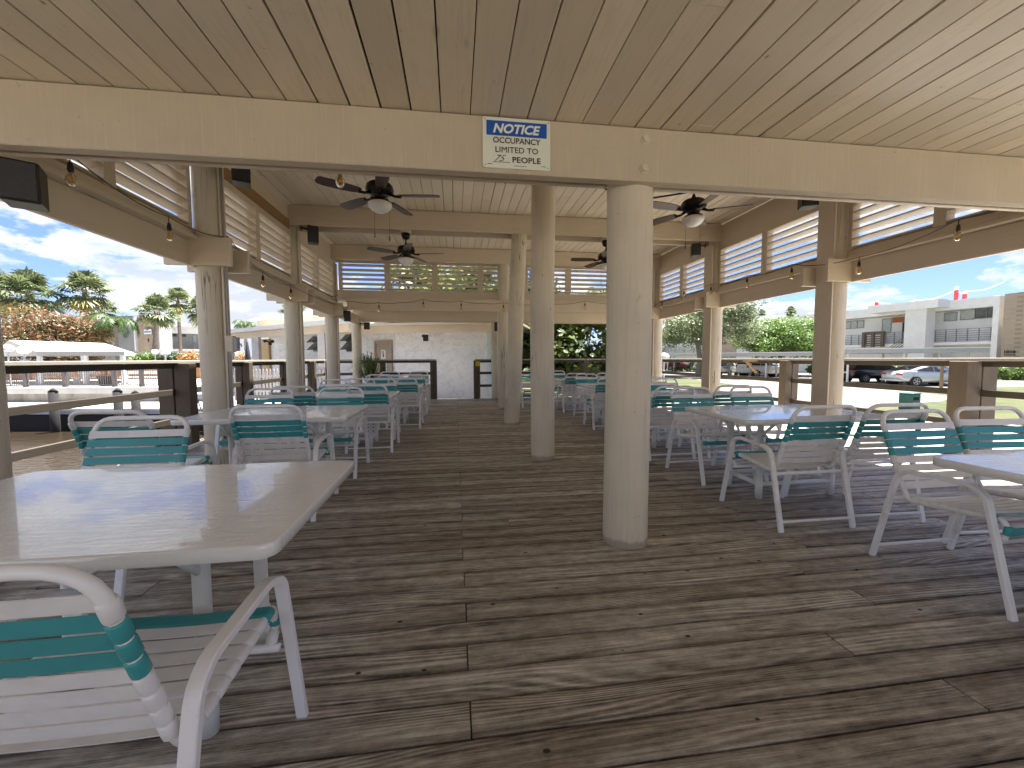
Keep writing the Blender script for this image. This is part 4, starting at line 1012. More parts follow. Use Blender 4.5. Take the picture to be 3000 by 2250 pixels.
for i, (x, y, h_) in enumerate(((518,280,75),(975,212,40),(1450,140,110),(1550,185,58),(-200,300,60))):
    p = c7(x, y+h_); d = FR.uz(p[0], 900)[0]; pw = FR.P(d, .6, ztop); t = thing('roof_marker', ['red roof marker post at the left end of the right building','short red marker just left of the stair tower roof','tallest red and white marker post on the right building roof','red marker to the right of the tallest one','red roof marker beyond the right columns'][i], 'marker post', pw, 0, 'red marker posts on the roof')
    hh = h_/4.022*(pw.length)/F; q = MB(); q.box(-.12, .12, -.12, .12, 0, hh*.72); q.build('red_sleeve', M_RED, t); q = MB(); q.box(-.11, .11, -.11, .11, hh*.722, hh); q.build('white_tip', M_WHITEP, t)
pz = [FR.P(FR.uz(c7(x,y)[0], 900)[0], .6, ztop+dz) for x, y, dz in ((-300,0,.3),(518,0,.7),(975,0,.4),(1450,0,1.0),(1550,0,.8),(2000,0,1.2))]
q = MB()
for a_, b_ in zip(pz[:-1], pz[1:]): q.tube([a_, (a_+b_)/2+Vector((0,0,-.3)), b_], .035, 5)
tag(q.build('barrier_tape', M_WHITEP), 'white barrier tape strung between the red roof markers', 'tape')
def wall_text(face, txt, px, py, height_px, width_px, mat, name, label, off=1.21):
    u, z = face.uz(px, py); p = face.P(u, off, z); dist = (p-EYE).dot(FW)
    t = thing(name, label, 'sign', p, math.atan2(-face.n.x, face.n.y)+math.pi if False else math.atan2(face.n.y, face.n.x)+math.pi/2)
    return t, height_px*dist/F, width_px*dist/F
t, hh, ww = wall_text(FT, '1010', 2990, 1031, 9, 18, M_INK, 'number_sign', 'dark address number 1010 on the tan end wall at right', 1.23)
sized('1010', ww*1.35, hh, 0, 0, M_INK, .03, 0, -.02, parent=t, ext=.01)
q = MB(); q.box(-ww*.68, ww*.68, -.02, 0, -hh*1.1, -hh*.85); q.build('underline', M_INK, t)
# carport in front
def carport(label, a, b2, z, depth=5.5, th=.32, posts=4):
    t = thing('carport', label, 'carport'); Fc = Face(a, b2, t); q = MB(); Fc.box(q, 0, Fc.len, -depth, 0, z-th, z-.03); q.build('roof_edge', M_GREYBOX, t)
    q = MB(); Fc.box(q, -.05, Fc.len+.05, -depth-.05, .05, z-.028, z+.03); q.build('roof', M_WHITEP, t)
    for k in range(posts):
        for o in (-.9, -depth+.6):
            p = Fc.P(Fc.len*(.07+.86*k/(posts-1)), o, 0); q = MB(); q.box(p.x-.05, p.x+.05, p.y-.05, p.y+.05, ZR, z-th-.002); q.build('post', M_WHITEP, t)
    return t
carport('long flat-roofed carport over the black and silver cars', at(2897, 27.3), at(2470, 30.5), zat(1022, 27.3), posts=3)
carport('flat-roofed carport over the white cars', at(2440, 34), at(2070, 41), zat(1033, 34), posts=3)
carport('distant carport roof beyond the oak trunk', at(2060, 58), at(1780, 66), zat(1036, 58), posts=4)
# ---- second right building (far, with number on tan wall)
b2_ = thing('apartment_building', 'distant white apartment block with tan panel behind the oak and round tree', 'building')
F2 = Face(at(2290, 62), at(2080, 66), b2_)
q = MB(); F2.box(q, 0, F2.len*.62, -8, 0, ZR, zat(930,62)); q.build('wall', M_WALLW, b2_)
q = MB(); F2.box(q, F2.len*.62+.01, F2.len*1.05, -8, .1, ZR, zat(945,62)); q.build('tan_wall', M_TANBLOCK, b2_)
q = MB(); F2.box(q, -.3, F2.len*1.08, -8.2, .3, zat(930,62)+.01, zat(926,62)); q.build('roof', M_GREYBOX, b2_)
t, hh, ww = wall_text(F2, '10', 2122, 1006, 7, 11, M_INK, 'number_sign', 'small dark number 10 on the distant tan panel', .14)
sized('10', ww, hh, 0, 0, M_INK, .03, 0, -.02, parent=t, ext=.01)
b3_ = thing('apartment_building', 'farthest two-storey white block with stairs seen left of the oak trunk', 'building')
F3 = Face(at(2100, 78), at(1860, 84), b3_)
q = MB(); F3.box(q, 0, F3.len, -8, 0, ZR, zat(985,78)); q.build('wall', M_WALLW, b3_)
q = MB(); F3.box(q, 0, F3.len, -8.4, .6, zat(985,78)+.01, zat(978,78)); q.build('roof', M_WHITEP, b3_)
for x in (1955, 1985, 2015): F3.win(x, 995, x+18, 1005, 1, M_WIN)
F3.win(1950, 1040, 1965, 1050); F3.rail(1900, 1020, 2060, 0, 5, .7, 6)
q = MB()
for k in range(3): q.tube([F3.P(F3.uz(1920,1040)[0], 1.0, zat(1035,80)-k*.4), F3.P(F3.uz(1950,1040)[0], 1.0, zat(1012,80)-k*.4)], .08, 5)
q.build('stair_rail', M_GREYM, b3_)
# hedges on the right
def hedge(label, a, b2, h_, w_, n, mat, seed, base=ZR, name='hedge', size=.1):
    q = MB(); rd = random.Random(seed)
    for k in range(n):
        u = rd.random(); p = a.lerp(b2, u)+Vector((rd.uniform(-w_,w_), rd.uniform(-w_,w_), 0)); leaves(q, Vector((p.x, p.y, base+rd.uniform(.15,.85)*h_)), h_*.33, 130, size, 0, rd, .8, .4)
    o = q.build(name, mat); return tag(o, label, 'hedge')
hedge('trimmed green hedge at the foot of the tan end wall', at(2925, 35.5), at(3250, 32.5), 1.25, .35, 60, M_DENSE, 3)
hedge('low green hedge behind the black and silver cars', at(2370, 44), at(2900, 34.5), 1.3, .3, 60, M_DENSE, 4)
hedge('orange croton shrub right of the silver car', at(2800, 33), at(2840, 33), 1.7, .3, 14, M_ORLEAF, 5, name='croton_shrub')
hedge('dark shrubs along the distant lawn by the oak', at(1960, 62), at(2180, 52), 1.4, .4, 40, M_DKLEAF, 6)
# ------------------------------------------------------------------ cars
def car(label, px, depth, heading, paint, kind='suv', zg=ZR, L_=4.8, W_=1.88, H_=1.72):
    p = at(px, depth, zg); t = thing('parked_car', label, 'car', p, heading, 'cars in the parking area')
    hw = W_/2; hl = L_/2
    if kind == 'sedan':
        st = [(-hl,.55,.80,.80),(-hl+.08,.30,1.00,1.0),(-hl+.55,.25,1.06,1.07),(-hl+1.35,.22,1.02,1.36),(-hl+2.1,.22,1.00,1.45),(-hl+3.0,.22,.98,1.43),(-hl+3.75,.22,.96,1.0),(hl-.35,.25,.82,.83),(hl-.06,.30,.70,.70),(hl,.42,.60,.60)]
        gl0, gl1, glz0 = -hl+.75, -hl+3.75, 1.0
    elif kind == 'boxy':
        st = [(-hl,.5,.95,.96),(-hl+.06,.35,1.18,1.19),(-hl+.22,.35,1.22,H_*.93),(-hl+.45,.33,1.22,H_*.985),(-hl+2.2,.33,1.20,H_),(-hl+3.1,.33,1.18,H_*.96),(-hl+3.75,.33,1.14,1.17),(hl-.5,.33,1.05,1.06),(hl-.06,.4,.95,.95),(hl,.5,.75,.75)]
        gl0, gl1, glz0 = -hl+.2, -hl+3.75, 1.16
    else:
        st = [(-hl,.5,.82,.83),(-hl+.07,.30,1.05,1.06),(-hl+.5,.28,1.12,H_*.86),(-hl+.95,.27,1.10,H_*.97),(-hl+2.1,.27,1.06,H_),(-hl+2.9,.27,1.03,H_*.955),(-hl+3.65,.27,1.0,1.03),(hl-.4,.28,.90,.91),(hl-.06,.33,.78,.78),(hl,.45,.65,.65)]
        gl0, gl1, glz0 = -hl+.45, -hl+3.65, 1.05
    q = MB(); vs = []; fs = []; m_ = 12
    for x, zb, zs_, zt in st:
        e = max(abs(x)-(hl-.5), 0)/.5; w_ = hw*(1-.16*e*e); g_ = max(0, zt-zs_)
        tw = w_*(.97 if g_ < .1 else .76+.1*(1-g_/.6))
        prof = [(0,zb),(w_*.86,zb),(w_*.98,zb+.14),(w_,(zb+zs_)/2),(w_*.985,zs_-.04),(w_*.93,zs_),((w_*.93*.35+tw*.65),zs_+g_*.62),(tw*.97,zs_+g_*.90),(tw*.86,zt),(0,zt+.015)]
        if not vs: pl = len(prof)
        vs += [(x, y, z) for y, z in prof]+[(x, -y, z) for y, z in reversed(prof[1:-1])]
    R_ = 2*pl-2
    for i in range(len(st)-1):
        for k in range(R_):
            l = (k+1) % R_; fs.append((i*R_+k, (i+1)*R_+k, (i+1)*R_+l, i*R_+l))
    fs.append(tuple(range(R_))); fs.append(tuple(reversed([(len(st)-1)*R_+k for k in range(R_)])))
    q.add(vs, fs, 0, True); body = q.build('body', paint, t)
    md = body.modifiers.new('sub', 'SUBSURF'); md.levels = 2; md.render_levels = 2
    # glasshouse: side windows, windscreen and rear glass as thin panels just outside the shell
    def roof_at(x):
        for a_, b_ in zip(st[:-1], st[1:]):
            if a_[0] <= x <= b_[0]: u = (x-a_[0])/(b_[0]-a_[0]); return tuple(a_[k]+(b_[k]-a_[k])*u for k in range(4))
    for s in (-1, 1):
        n = 3 if kind != 'sedan' else 2; x0, x1 = gl0+.25, gl1-.35
        for k in range(n):
            a_, b_ = x0+(x1-x0)*k/n+.04, x0+(x1-x0)*(k+1)/n-.04; pts = []
            for x in (a_, b_):
                _, zb, zs_, zt = roof_at(x); g_ = max(.02, zt-zs_); tw = hw*(.76+.1*(1-g_/.6))
                pts.append((Vector((x, s*(hw*.945), zs_+.02)), Vector((x, s*(tw*.985+.012), zs_+g_*.80))))
            q = MB(); v = [pts[0][0], pts[1][0], pts[1][1], pts[0][1]]; q.add([p_+Vector((0,s*.012,0)) for p_ in v]+[p_-Vector((0,s*.05,0)) for p_ in v], [(0,1,2,3),(7,6,5,4),(0,4,5,1),(1,5,6,2),(2,6,7,3),(3,7,4,0)]); q.build('side_window', M_CAR_GLASS, t)
    def endglass(xa, xb, nm, out_):
        _, zb, za0, za1 = roof_at(xa); _, zb, zb0, zb1 = roof_at(xb); q = MB()
        w0, w1 = hw*.80, hw*.66; zA, zB = za1+.02, zb1-.03
        v = [Vector((xa, -w0, zA)), Vector((xa, w0, zA)), Vector((xb, w1, zB)), Vector((xb, -w1, zB))]
        o_ = Vector((out_*.035, 0, .03)); q.add([p_+o_ for p_ in v]+[p_-o_ for p_ in v], [(0,1,2,3),(7,6,5,4),(0,4,5,1),(1,5,6,2),(2,6,7,3),(3,7,4,0)]); q.build(nm, M_CAR_GLASS, t)
    if kind == 'sedan': endglass(-hl+.62, -hl+1.55, 'rear_window', -1); endglass(hl-.95-.15, -hl+2.95, 'windscreen', 1)
    elif kind == 'boxy': endglass(-hl+.10, -hl+.28, 'rear_window', -1); endglass(-hl+3.7, -hl+3.12, 'windscreen', 1)
    else: endglass(-hl+.14, -hl+.6, 'rear_window', -1); endglass(-hl+3.6, -hl+2.95, 'windscreen', 1)
    wr = .345 if kind != 'boxy' else .40
    for sx in (-hl+.95, hl-.92):
        for s in (-1, 1):
            Mw = Matrix.Translation((sx, s*(hw-.10), wr)) @ Matrix.Rotation(math.radians(90)*-s, 4, 'X')
            q = MB(); q.lathe([(wr*.70,-.11),(wr*.95,-.11),(wr,-.07),(wr,.07),(wr*.95,.115),(wr*.68,.115)], n=24, M=Mw); wh = q.build('wheel', M_TYRE, t)
            q = MB(); q.lathe([(wr*.66,.05),(wr*.68,.118),(wr*.62,.118),(wr*.60,.09),(.03,.09)], n=24, M=Mw)
            for k in range(5):
                A = Mw @ Matrix.Rotation(2*math.pi*k/5, 4, 'Z'); q.box(.03, wr*.63, -.028, .028, .092, .122, 0, None, A)
            q.build('rim', M_RIM, wh)
            q = MB(); q.lathe([(wr*1.16,-.13),(wr*1.18,.085),(wr*1.06,.088)], n=24, M=Mw); q.build('wheel_arch', M_TYRE, t)
    zt_ = {'sedan': .84, 'boxy': 1.15, 'suv': .93}[kind]; th_ = {'sedan': .07, 'boxy': .16, 'suv': .06}[kind]
    for s in (-1, 1):
        q = MB(); wv = {'sedan': (.40,.86), 'boxy': (.74,.90), 'suv': (.42,.88)}[kind]
        q.rbox(-hl+.0, -hl+.28, min(s*hw*wv[0], s*hw*wv[1]), max(s*hw*wv[0], s*hw*wv[1]), zt_-th_, zt_+th_, .02); q.build('tail_light', M_TAIL, t)
        q = MB(); q.rbox(hl-.25, hl-.02, min(s*hw*.5, s*hw*.86), max(s*hw*.5, s*hw*.86), .62, .74, .02); q.build('headlight', M_CHROME, t)
        q = MB(); q.rbox(hl-2.0, hl-1.85, min(s*hw*.98, s*(hw+.18)), max(s*hw*.98, s*(hw+.18)), zt_+.06, zt_+.20, .02); q.build('wing_mirror', paint, t)
    q = MB(); q.box(-hl-.035, -hl+.1, -.27, .27, zt_-.20, zt_-.06); q.build('number_plate', M_PLATE, t)
    q = MB(); q.rbox(-hl-.05, -hl+.35, -hw*.86, hw*.86, .34, .48, .03); q.build('bumper', M_TYRE if kind != 'sedan' else paint, t)
    return t
P_SILVER = carpaint('silver_paint', (.50,.53,.57), .35); P_BLACK = carpaint('black_paint', (.012,.013,.016)); P_WHITE = carpaint('white_car_paint', (.68,.67,.63), .0); P_RED = carpaint('burgundy_paint', (.16,.012,.02))
fwd = lambda deg: math.radians(deg)
HB = math.atan2((at(2860,33)-at(2600,27.5)).y, (at(2860,33)-at(2600,27.5)).x)
car('silver sedan with red tail lights parked under the right carport', 2712, 29.0, math.radians(-8), P_SILVER, 'sedan', L_=4.85, H_=1.45)
car('black SUV parked behind the silver sedan', 2560, 33.5, math.radians(-6), P_BLACK, 'suv')
car('large white SUV with dark windows parked left of the first right column', 2240, 42.5, math.radians(0), P_WHITE, 'boxy', L_=5.2, W_=2.0, H_=1.9)
car('white car mostly hidden behind the large white SUV', 2125, 46.0, math.radians(40), P_WHITE, 'suv', L_=4.5)
car('burgundy SUV parked in the distance left of the oak trunk', 1978, 68, math.radians(5), P_RED, 'suv', H_=1.65)
# ------------------------------------------------------------------ right side small things
p = onz(2663, 1200, ZR); t = thing('utility_box', 'green utility pedestal box standing in the grass', 'utility box', p, .2)
q = MB(); q.rbox(-.25,.25,-.22,.22,0,.60,.02); q.rbox(-.27,.27,-.24,.24,.602,.66,.02); q.build('cabinet', M_GREENB, t)
q = MB()
for k in range(5): q.box(-.2+k*.07, -.17+k*.07, -.232, -.222, .38, .5)
q.build('vent', M_DARK, t)
p = onz(2757, 1135, ZR); q = MB(); q.rbox(-.09,.09,-.05,.05,0,1.75,.01); o = q.build('stake', M_YELLOWP); o.location = p; tag(o, 'pale wooden stake in front of the silver sedan', 'stake')
def globe(px, py, rpx, depth, zg, label, pole=True):
    r_ = rpx*depth/F; c = at(px, depth, zat(py, depth)); t = thing('globe_lamp', label, 'lamp', (c.x,c.y,zg), 0, 'white globe path lamps')
    h_ = c.z-zg; q = MB(); q.lathe([(r_*math.sin(a_), h_-r_*.8*math.cos(a_)) for a_ in [math.pi*k/12 for k in range(13)]], n=20); q.build('globe', M_GLOBE, t)
    q = MB(); q.tube([(0,0,0),(0,0,h_-r_*.75)], .045, 8); q.lathe([(.12,h_-r_*.9),(.16,h_-r_*.78)], n=12); q.build('pole', M_WHITEP, t)
globe(72, 1021, 15.5, 22.8, ZB, 'white globe lamp left, in front of the canopy gable')
globe(25, 1016, 14, 24, ZB, 'white globe lamp at the far left edge, partly behind the column')
globe(428, 1034, 8.5, 40, ZB, 'smallest of the three globe lamps right of the canopy')
globe(455, 1027, 9.5, 33, ZB, 'middle globe lamp of the three right of the canopy')
globe(485, 1024, 13.5, 24, ZB, 'largest globe lamp of the three, nearest the big column')
globe(1945, 1047, 15.5, 20, ZR, 'white dome lamp beyond the right railing')
# ------------------------------------------------------------------ across the canal: fence, cedar fence, canopy, furniture, building
ft = thing('metal_fence', 'thin bronze picket fence on top of the seawall', 'fence'); FF = Face(at(-700, 22.4), at(476, 22.4), ft); zc_ = zat(1131,21.85)
q = MB(); n = int(FF.len/.125)
for k in range(n): FF.box(q, k*.125, k*.125+.022, 0, .022, zc_+.08, zc_+1.12)
q.build('picket', M_PICKET, ft)
q = MB()
for z in (zc_+.08, zc_+.95, zc_+1.12): FF.box(q, 0, FF.len, -.005, .028, z, z+.04)
q.build('rail', M_PICKET, ft)
for px in (75, 190, 335, 415, -60, -180, -300, -450):
    u = FF.uz(px, 1100)[0]; q = MB(); FF.box(q, u-.09, u+.09, -.07, .09, zc_, zc_+1.18); q.build('post', M_PICKET, ft)
cf = thing('cedar_fence', 'orange cedar board fence behind the pool terrace', 'fence'); FC = Face(at(-600, 31), at(600, 31), cf); q = MB(); u = 0; rd = random.Random(9)
while u < FC.len: FC.box(q, u, u+.14, 0, .03, ZB+.05, ZB+1.30+rd.uniform(-.02,.02)); q.col[-6:] = [rd.random()]*6; u += .16
q.build('boards', M_FENCEW, cf); q = MB(); FC.box(q, 0, FC.len, -.08, -.01, ZB+.4, ZB+.5); FC.box(q, 0, FC.len, -.08, -.01, ZB+1.0, ZB+1.1); q.build('rail', M_FENCEW, cf)
cn = thing('canopy', 'white fabric canopy on square posts across the canal', 'canopy'); d0, d1 = 25.0, 29.0
zE = zat(1025, d0); zRg = zat(991, 27)
A = at(108, d0, zE); B = at(365, d0, zE); A2 = at(-20, d1+.5, zE); B2 = at(395, d1+1.5, zE); RA = at(30, 27, zRg); RB = at(308, 27.5, zat(1001,27.5))
q = MB(); q.add([A,B,RB,RA,A2,B2], [(0,1,2,3),(1,5,2),(5,4,3,2),(4,0,3)]); dn_ = Vector((0,0,-.25)); q.add([A,B,B2,A2,A+dn_,B+dn_,B2+dn_,A2+dn_], [(0,4,5,1),(1,5,6,2),(2,6,7,3),(3,7,4,0)]); q.build('fabric_roof', M_CANVAS, cn)
for px, d in ((116,d0+.1),(245,d0+.1),(252,d1),(359,d0+.1),(-10,d1)):
    p = at(px, d); q = MB(); q.box(p.x-.09, p.x+.09, p.y-.09, p.y+.09, ZB, zE-.2); q.build('post', M_WHITEP, cn)
# white benches behind the fence
def bench(px, depth, ln, label):
    p = at(px, depth, ZB); t = thing('garden_bench', label, 'bench', p, -.13, 'white terrace benches'); q = MB(); q.rbox(-ln/2, ln/2, -.25, .25, .40, .45, .01); q.build('seat', M_WHITEP, t)
    q = MB(); q.rbox(-ln/2, ln/2, .22, .27, .62, .80, .01); q.build('backrest', M_WHITEP, t)
    for s in (-1, 1): q = MB(); q.rbox(s*ln*.42-.03, s*ln*.42+.03, -.22, .22, 0, .40, .005); q.rbox(s*ln*.42-.03, s*ln*.42+.03, .2, .25, .4, .8, .005); q.build('leg', M_WHITEP, t)
bench(265, 25.5, 2.2, 'white terrace bench left of the flower pot'); bench(425, 25.5, 3.2, 'long white terrace bench right of the flower pot'); bench(150, 26.5, 2.0, 'white terrace bench under the canopy')
p = at(308, 23.6, ZB); t = thing('flower_pot', 'dark pot of orange flowers behind the seawall fence', 'planter', p); q = MB(); q.lathe([(.28,0),(.42,.55),(.44,.6),(.38,.6)], n=16); q.build('pot', M_TERRA, t)
q = MB(); leaves(q, Vector((0,0,.85)), .42, 260, .08, 0, random.Random(2), .6, .2); q.build('flowers', M_ORLEAF, t)
hedge('yellow green shrubs between canopy and lamps', at(380, 33), at(430, 33), 2.2, .3, 26, M_DENSE, 8, ZB, 'shrub')
hedge('dark shrubs behind the globe lamps', at(440, 34), at(580, 34), 2.1, .3, 40, M_DKLEAF, 9, ZB, 'shrub')
hedge('orange leaved shrub near the big left column', at(542, 31), at(552, 31), 2.2, .15, 9, M_ORLEAF, 10, ZB, 'croton_shrub')
hedge('orange flowers beyond the bathhouse veranda', at(700, 26), at(720, 26), 1.9, .15, 9, M_ORLEAF, 12, -.25, 'croton_shrub')
# ---- left building with the sign
lbd = thing('apartment_building', 'white and grey two-storey building with tan sign wall across the canal', 'building')
FL = Face(at(425, 42), at(-500, 50), lbd)      # grey side running to the left
FL2 = Face(at(486, 40.5), at(425, 41.6), lbd)   # tan sign wall
FL3 = Face(at(680, 48), at(488, 44), lbd)     # right wing
zt = zat(921, 42)
q = MB(); FL.box(q, 0, 5.3*1.9, -1.5, 0, ZB, zt); q.build('grey_wall', M_WALLG, lbd)
q = MB(); FL.box(q, 10.1, FL.len, -8, -.3, ZB, zt-.9); q.build('wall', M_WALLW, lbd)
q = MB(); FL.box(q, 10.1, FL.len, -8.4, 1.2, zt-.88, zt-.12); q.build('fascia', M_WHITEP, lbd)
q = MB(); FL2.box(q, -.2, FL2.len+.2, -.4, .4, ZB, zat(925,41)); q.build('sign_wall', M_TANBLOCK, lbd)
for e in (-.45, FL2.len+.2): q = MB(); FL2.box(q, e, e+.25, -.4, .6, ZB, zat(923,41)); q.build('pier', M_WHITEP, lbd)
q = MB(); FL3.box(q, 0, FL3.len, -8, 0, ZB, zat(958,46)); q.build('wall', M_WALLG, lbd)
q = MB(); FL3.box(q, -.3, FL3.len, -8.2, 1.2, zat(976,46), zat(957,46)); q.build('fascia', M_WHITEP, lbd)
q = MB(); FL3.box(q, -.3, FL3.len, .0, 1.3, zat(1027,46), zat(1020,46)); q.build('gallery_slab', M_WHITEP, lbd)
FL3.win(505, 975, 545, 987, 3, M_WIN); FL3.rail(490, 1002, 590, 0, 6, 1.2, 4); FL3.win(563, 981, 576, 1008, 1, M_WINL); FL3.win(640, 980, 672, 1005, 2, M_WINL)
FL.win(262, 981, 287, 1004, 2, M_WIN, None, -.28); FL.win(60, 962, 130, 975, 3, M_WIN, None, -.28); FL.rail(10, 1002, 240, 0, 6, 1.0, 7)
lw = MB()
t, hh, ww = wall_text(FL2, '', 450, 973, 15, 37, M_INK, 'name_sign', 'white JAMAICAN name board with dark border on the tan wall', .46)
q = MB(); q.rbox(-ww/2, ww/2, -.05, 0, -hh/2, hh/2, .02); q.build('board', M_LETTERW, t)
q = MB()
for a_, b_, c_, d_ in ((-ww/2-.05, -ww/2, -hh/2-.05, hh/2+.05), (ww/2, ww/2+.05, -hh/2-.05, hh/2+.05), (-ww/2, ww/2, hh/2, hh/2+.05), (-ww/2, ww/2, -hh/2-.05, -hh/2)): q.box(a_, b_, -.06, .0, c_, d_)
q.lathe([(.16,0),(.16,.05)], (0,-.03,hh/2+.05), 14, 0, Matrix.Rotation(math.radians(90),4,'X')); q.build('border', M_GREYM, t)
sized('JAMAICAN', ww*.80, hh*.34, 0, -hh*.04, M_BLUE, .04, 0, -.055, parent=t, ext=.01)
t, hh, ww = wall_text(FL2, '', 450, 998, 11, 6, M_INK, 'number_sign', 'dark building number 9 below the name board', .43)
sized('9', ww, hh, 0, 0, M_INK, .02, 0, -.03, parent=t, ext=.015)
tl = thing('carport', 'long low white roof edge below the sign building', 'carport'); Ft = Face(at(630, 36), at(365, 36), tl); q = MB(); Ft.box(q, 0, Ft.len, -3, 0, zat(1031,36), zat(1025,36)); q.build('roof', M_WHITEP, tl)
for k in range(4): p = Ft.P(Ft.len*(.05+.3*k), -2.5, 0); q = MB(); q.box(p.x-.07,p.x+.07,p.y-.07,p.y+.07,ZB,zat(1031,36)-.002); q.build('post', M_WHITEP, tl)
# umbrella folded beyond veranda
p = at(726, 22, -.25); t = thing('folded_umbrella', 'folded dark patio umbrella beyond the veranda', 'umbrella', p); q = MB(); q.tube([(0,0,0),(0,0,1.1)], .03, 8); q.build('pole', M_WHITEP, t); q = MB(); q.lathe([(.05,.9),(.17,1.1),(.15,1.6),(.04,2.45),(.01,2.5)], n=10); q.build('canopy', plain('navy_canvas', (.02,.025,.045), .7), t)
# ---- bathhouse
bh = thing('bathhouse', 'white stucco bathhouse with tan veranda roof at the far end of the deck', 'building')
W0, W1, W2, W3 = at(790, 21), at(1168, 16.0), at(1180, 16.0), at(1430, 15.4)
FA = Face(W1, W0, bh); FB = Face(W3, W1, bh); zw = 2.62
q = MB(); FA.box(q, -.1, FA.len, -4, 0, -.3, zw); q.build('wall', M_STUCCO, bh)
q = MB(); FB.box(q, -.02, FB.len, -4, .25, -.3, zw); q.build('wall', M_STUCCO, bh)
q = MB(); FB.box(q, -1.2, FB.len+2.6, 1.15, 1.25, zat(972,14.3), zat(951,14.3)); q.build('eave_beam', M_TANX, bh)
q = MB(); FB.box(q, -1.4, FB.len+2.7, -4, 1.5, zat(951,14.3)+.003, zat(951,14.3)+.08); q.build('roof', M_TANX, bh)
q = MB()
for k in range(3): FB.box(q, 1.0+k*1.6, 1.05+k*1.6, .27, 1.14, zat(972,14.3)+.1, zat(951,14.3)-.01)
q.build('rafter', M_WHITEP, bh)
E0, E1, E2 = at(672, 18.5), at(951, 14.2), at(1030, 13.9)
FE = Face(E1, E0, bh); zE_ = zat(936, 14.2)
q = MB(); FE.box(q, -1.0, FE.len+1, -6.5, 0, zE_-.14, zE_); q.build('roof', M_WHITEP, bh)
q = MB(); FE.box(q, -1.0, FE.len+.9, -.45, -.30, zE_-.42, zE_-.145); q.build('veranda_beam', M_TANX, bh)
U0, U1 = at(725, 21), at(960, 16.8); FU = Face(U1, U0, bh); zU = zat(903, 16.8)
q = MB(); FU.box(q, -5, FU.len, -5, 0, zU-.10, zU); q.build('upper_roof', M_WHITEP, bh); q = MB(); FU.box(q, -5, FU.len-.4, -4.6, -.35, zE_+.005, zU-.105); q.build('upper_fascia', M_TANX, bh)
for px, d, wv in ((753, 17.2, .26), (945, 14.6, .24), (677, 18.6, .2), (1050, 14.2, .16)):
    p = at(px, d); q = MB(); q.box(p.x-wv/2, p.x+wv/2, p.y-wv/2, p.y+wv/2, -.3, zE_-.43); q.build('veranda_post', plain('post_grey', (.50,.48,.46), .6) if px == 753 else bpy.data.materials['post_grey'], bh)
def awn(px0, py0, px1, py1):
    u0, z1 = FA.uz(px0, py0); u1, z0 = FA.uz(px1, py1); 
    if u0 > u1: u0, u1 = u1, u0
    q = MB(); FA.box(q, u0-.05, u1+.05, .01, .05, z0-.05, z1+.05); w_ = q.build('window', M_WHITEP, bh); q = MB(); FA.box(q, u0, u1, .052, .06, z0, z1)
    hz = (z1-z0)/2
    for k in range(2):
        zt_ = z1-k*hz; c = [FA.P(u0,.065,zt_), FA.P(u1,.065,zt_), FA.P(u1,.38,zt_-hz*.8), FA.P(u0,.38,zt_-hz*.8)]
        q.add(c+[v+Vector((0,0,.02)) for v in c], [(3,2,1,0),(4,5,6,7),(0,1,5,4),(1,2,6,5),(2,3,7,6),(3,0,4,7)])
        q.add([c[0], c[3], FA.P(u0,.065,zt_-hz*.8)], [(0,1,2)])
    q.build('pane', M_WIN, w_)
awn(920, 987, 937, 1030); awn(1017, 981, 1034, 1030)
u0, z1 = FA.uz(773, 995); p0, _ = FA.uz(790, 1000); q = MB(); FA.box(q, p0-.1, p0+.9, -.1, .12, -.3, 2.3); q.build('ochre_door', M_TANPANEL, bh)
u0, z1 = FA.uz(1104, 1005); u1, _ = FA.uz(1147, 1005); 
if u0 > u1: u0, u1 = u1, u0
q = MB(); FA.box(q, u0-.08, u0, .01, .09, -.3, z1+.08); FA.box(q, u1, u1+.08, .01, .09, -.3, z1+.08); FA.box(q, u0, u1, .01, .09, z1, z1+.08); df = q.build('door', M_DOOR, bh)
q = MB(); FA.box(q, u0, u1, .005, .04, -.3, z1-.002); q.build('door_leaf', M_DOOR, df)
um = (u0+u1)/2; q = MB(); FA.box(q, um-.13, um+.13, .042, .052, 1.25, 1.62); FA.box(q, um-.17, um+.17, .042, .052, .62, 1.12); q.build('door_sign', M_WHITEP, df)
q = MB(); FA.box(q, um-.03, um+.03, .053, .058, 1.32, 1.48); pc = FA.P(um, .056, 1.53); q.lathe([(.035,-.003),(.035,.003)], pc, 10, 0, Matrix.Rotation(math.radians(90),4,'X')); q.build('figure_mark', M_INK, df)
def wl(px, py, depth, label):
    p = at(px, depth, zat(py, depth)); t = thing('wall_lamp', label, 'lamp', p); return t
t = wl(828, 968, 16.6, 'white gooseneck barn lamp under the veranda roof'); q = MB(); q.tube([(.15,0,.28),(.12,0,.3),(0,0,.25),(0,0,.1)], .015, 8); q.build('arm', M_BLACK, t); q = MB(); q.lathe([(.03,.1),(.14,.02),(.15,0),(.10,0)], n=16); q.build('shade', M_WHITEP, t); q = MB(); q.lathe([(.03,.02),(.055,-.04),(.03,-.09),(.01,-.1)], n=12); q.build('bulb', M_FROST, t)
t = wl(793, 1000, 19.8, 'black twin floodlight on the bathhouse wall'); q = MB(); q.rbox(-.07,.07,-.05,.02,-.14,.02,.01); q.build('base', M_BLACK, t)
for s in (-1,1): q = MB(); q.tube([(s*.03,-.05,.02),(s*.12,-.12,.06),(s*.2,-.2,.03)], [.03,.05,.08], 10); q.build('lamp_head', M_BLACK, t)
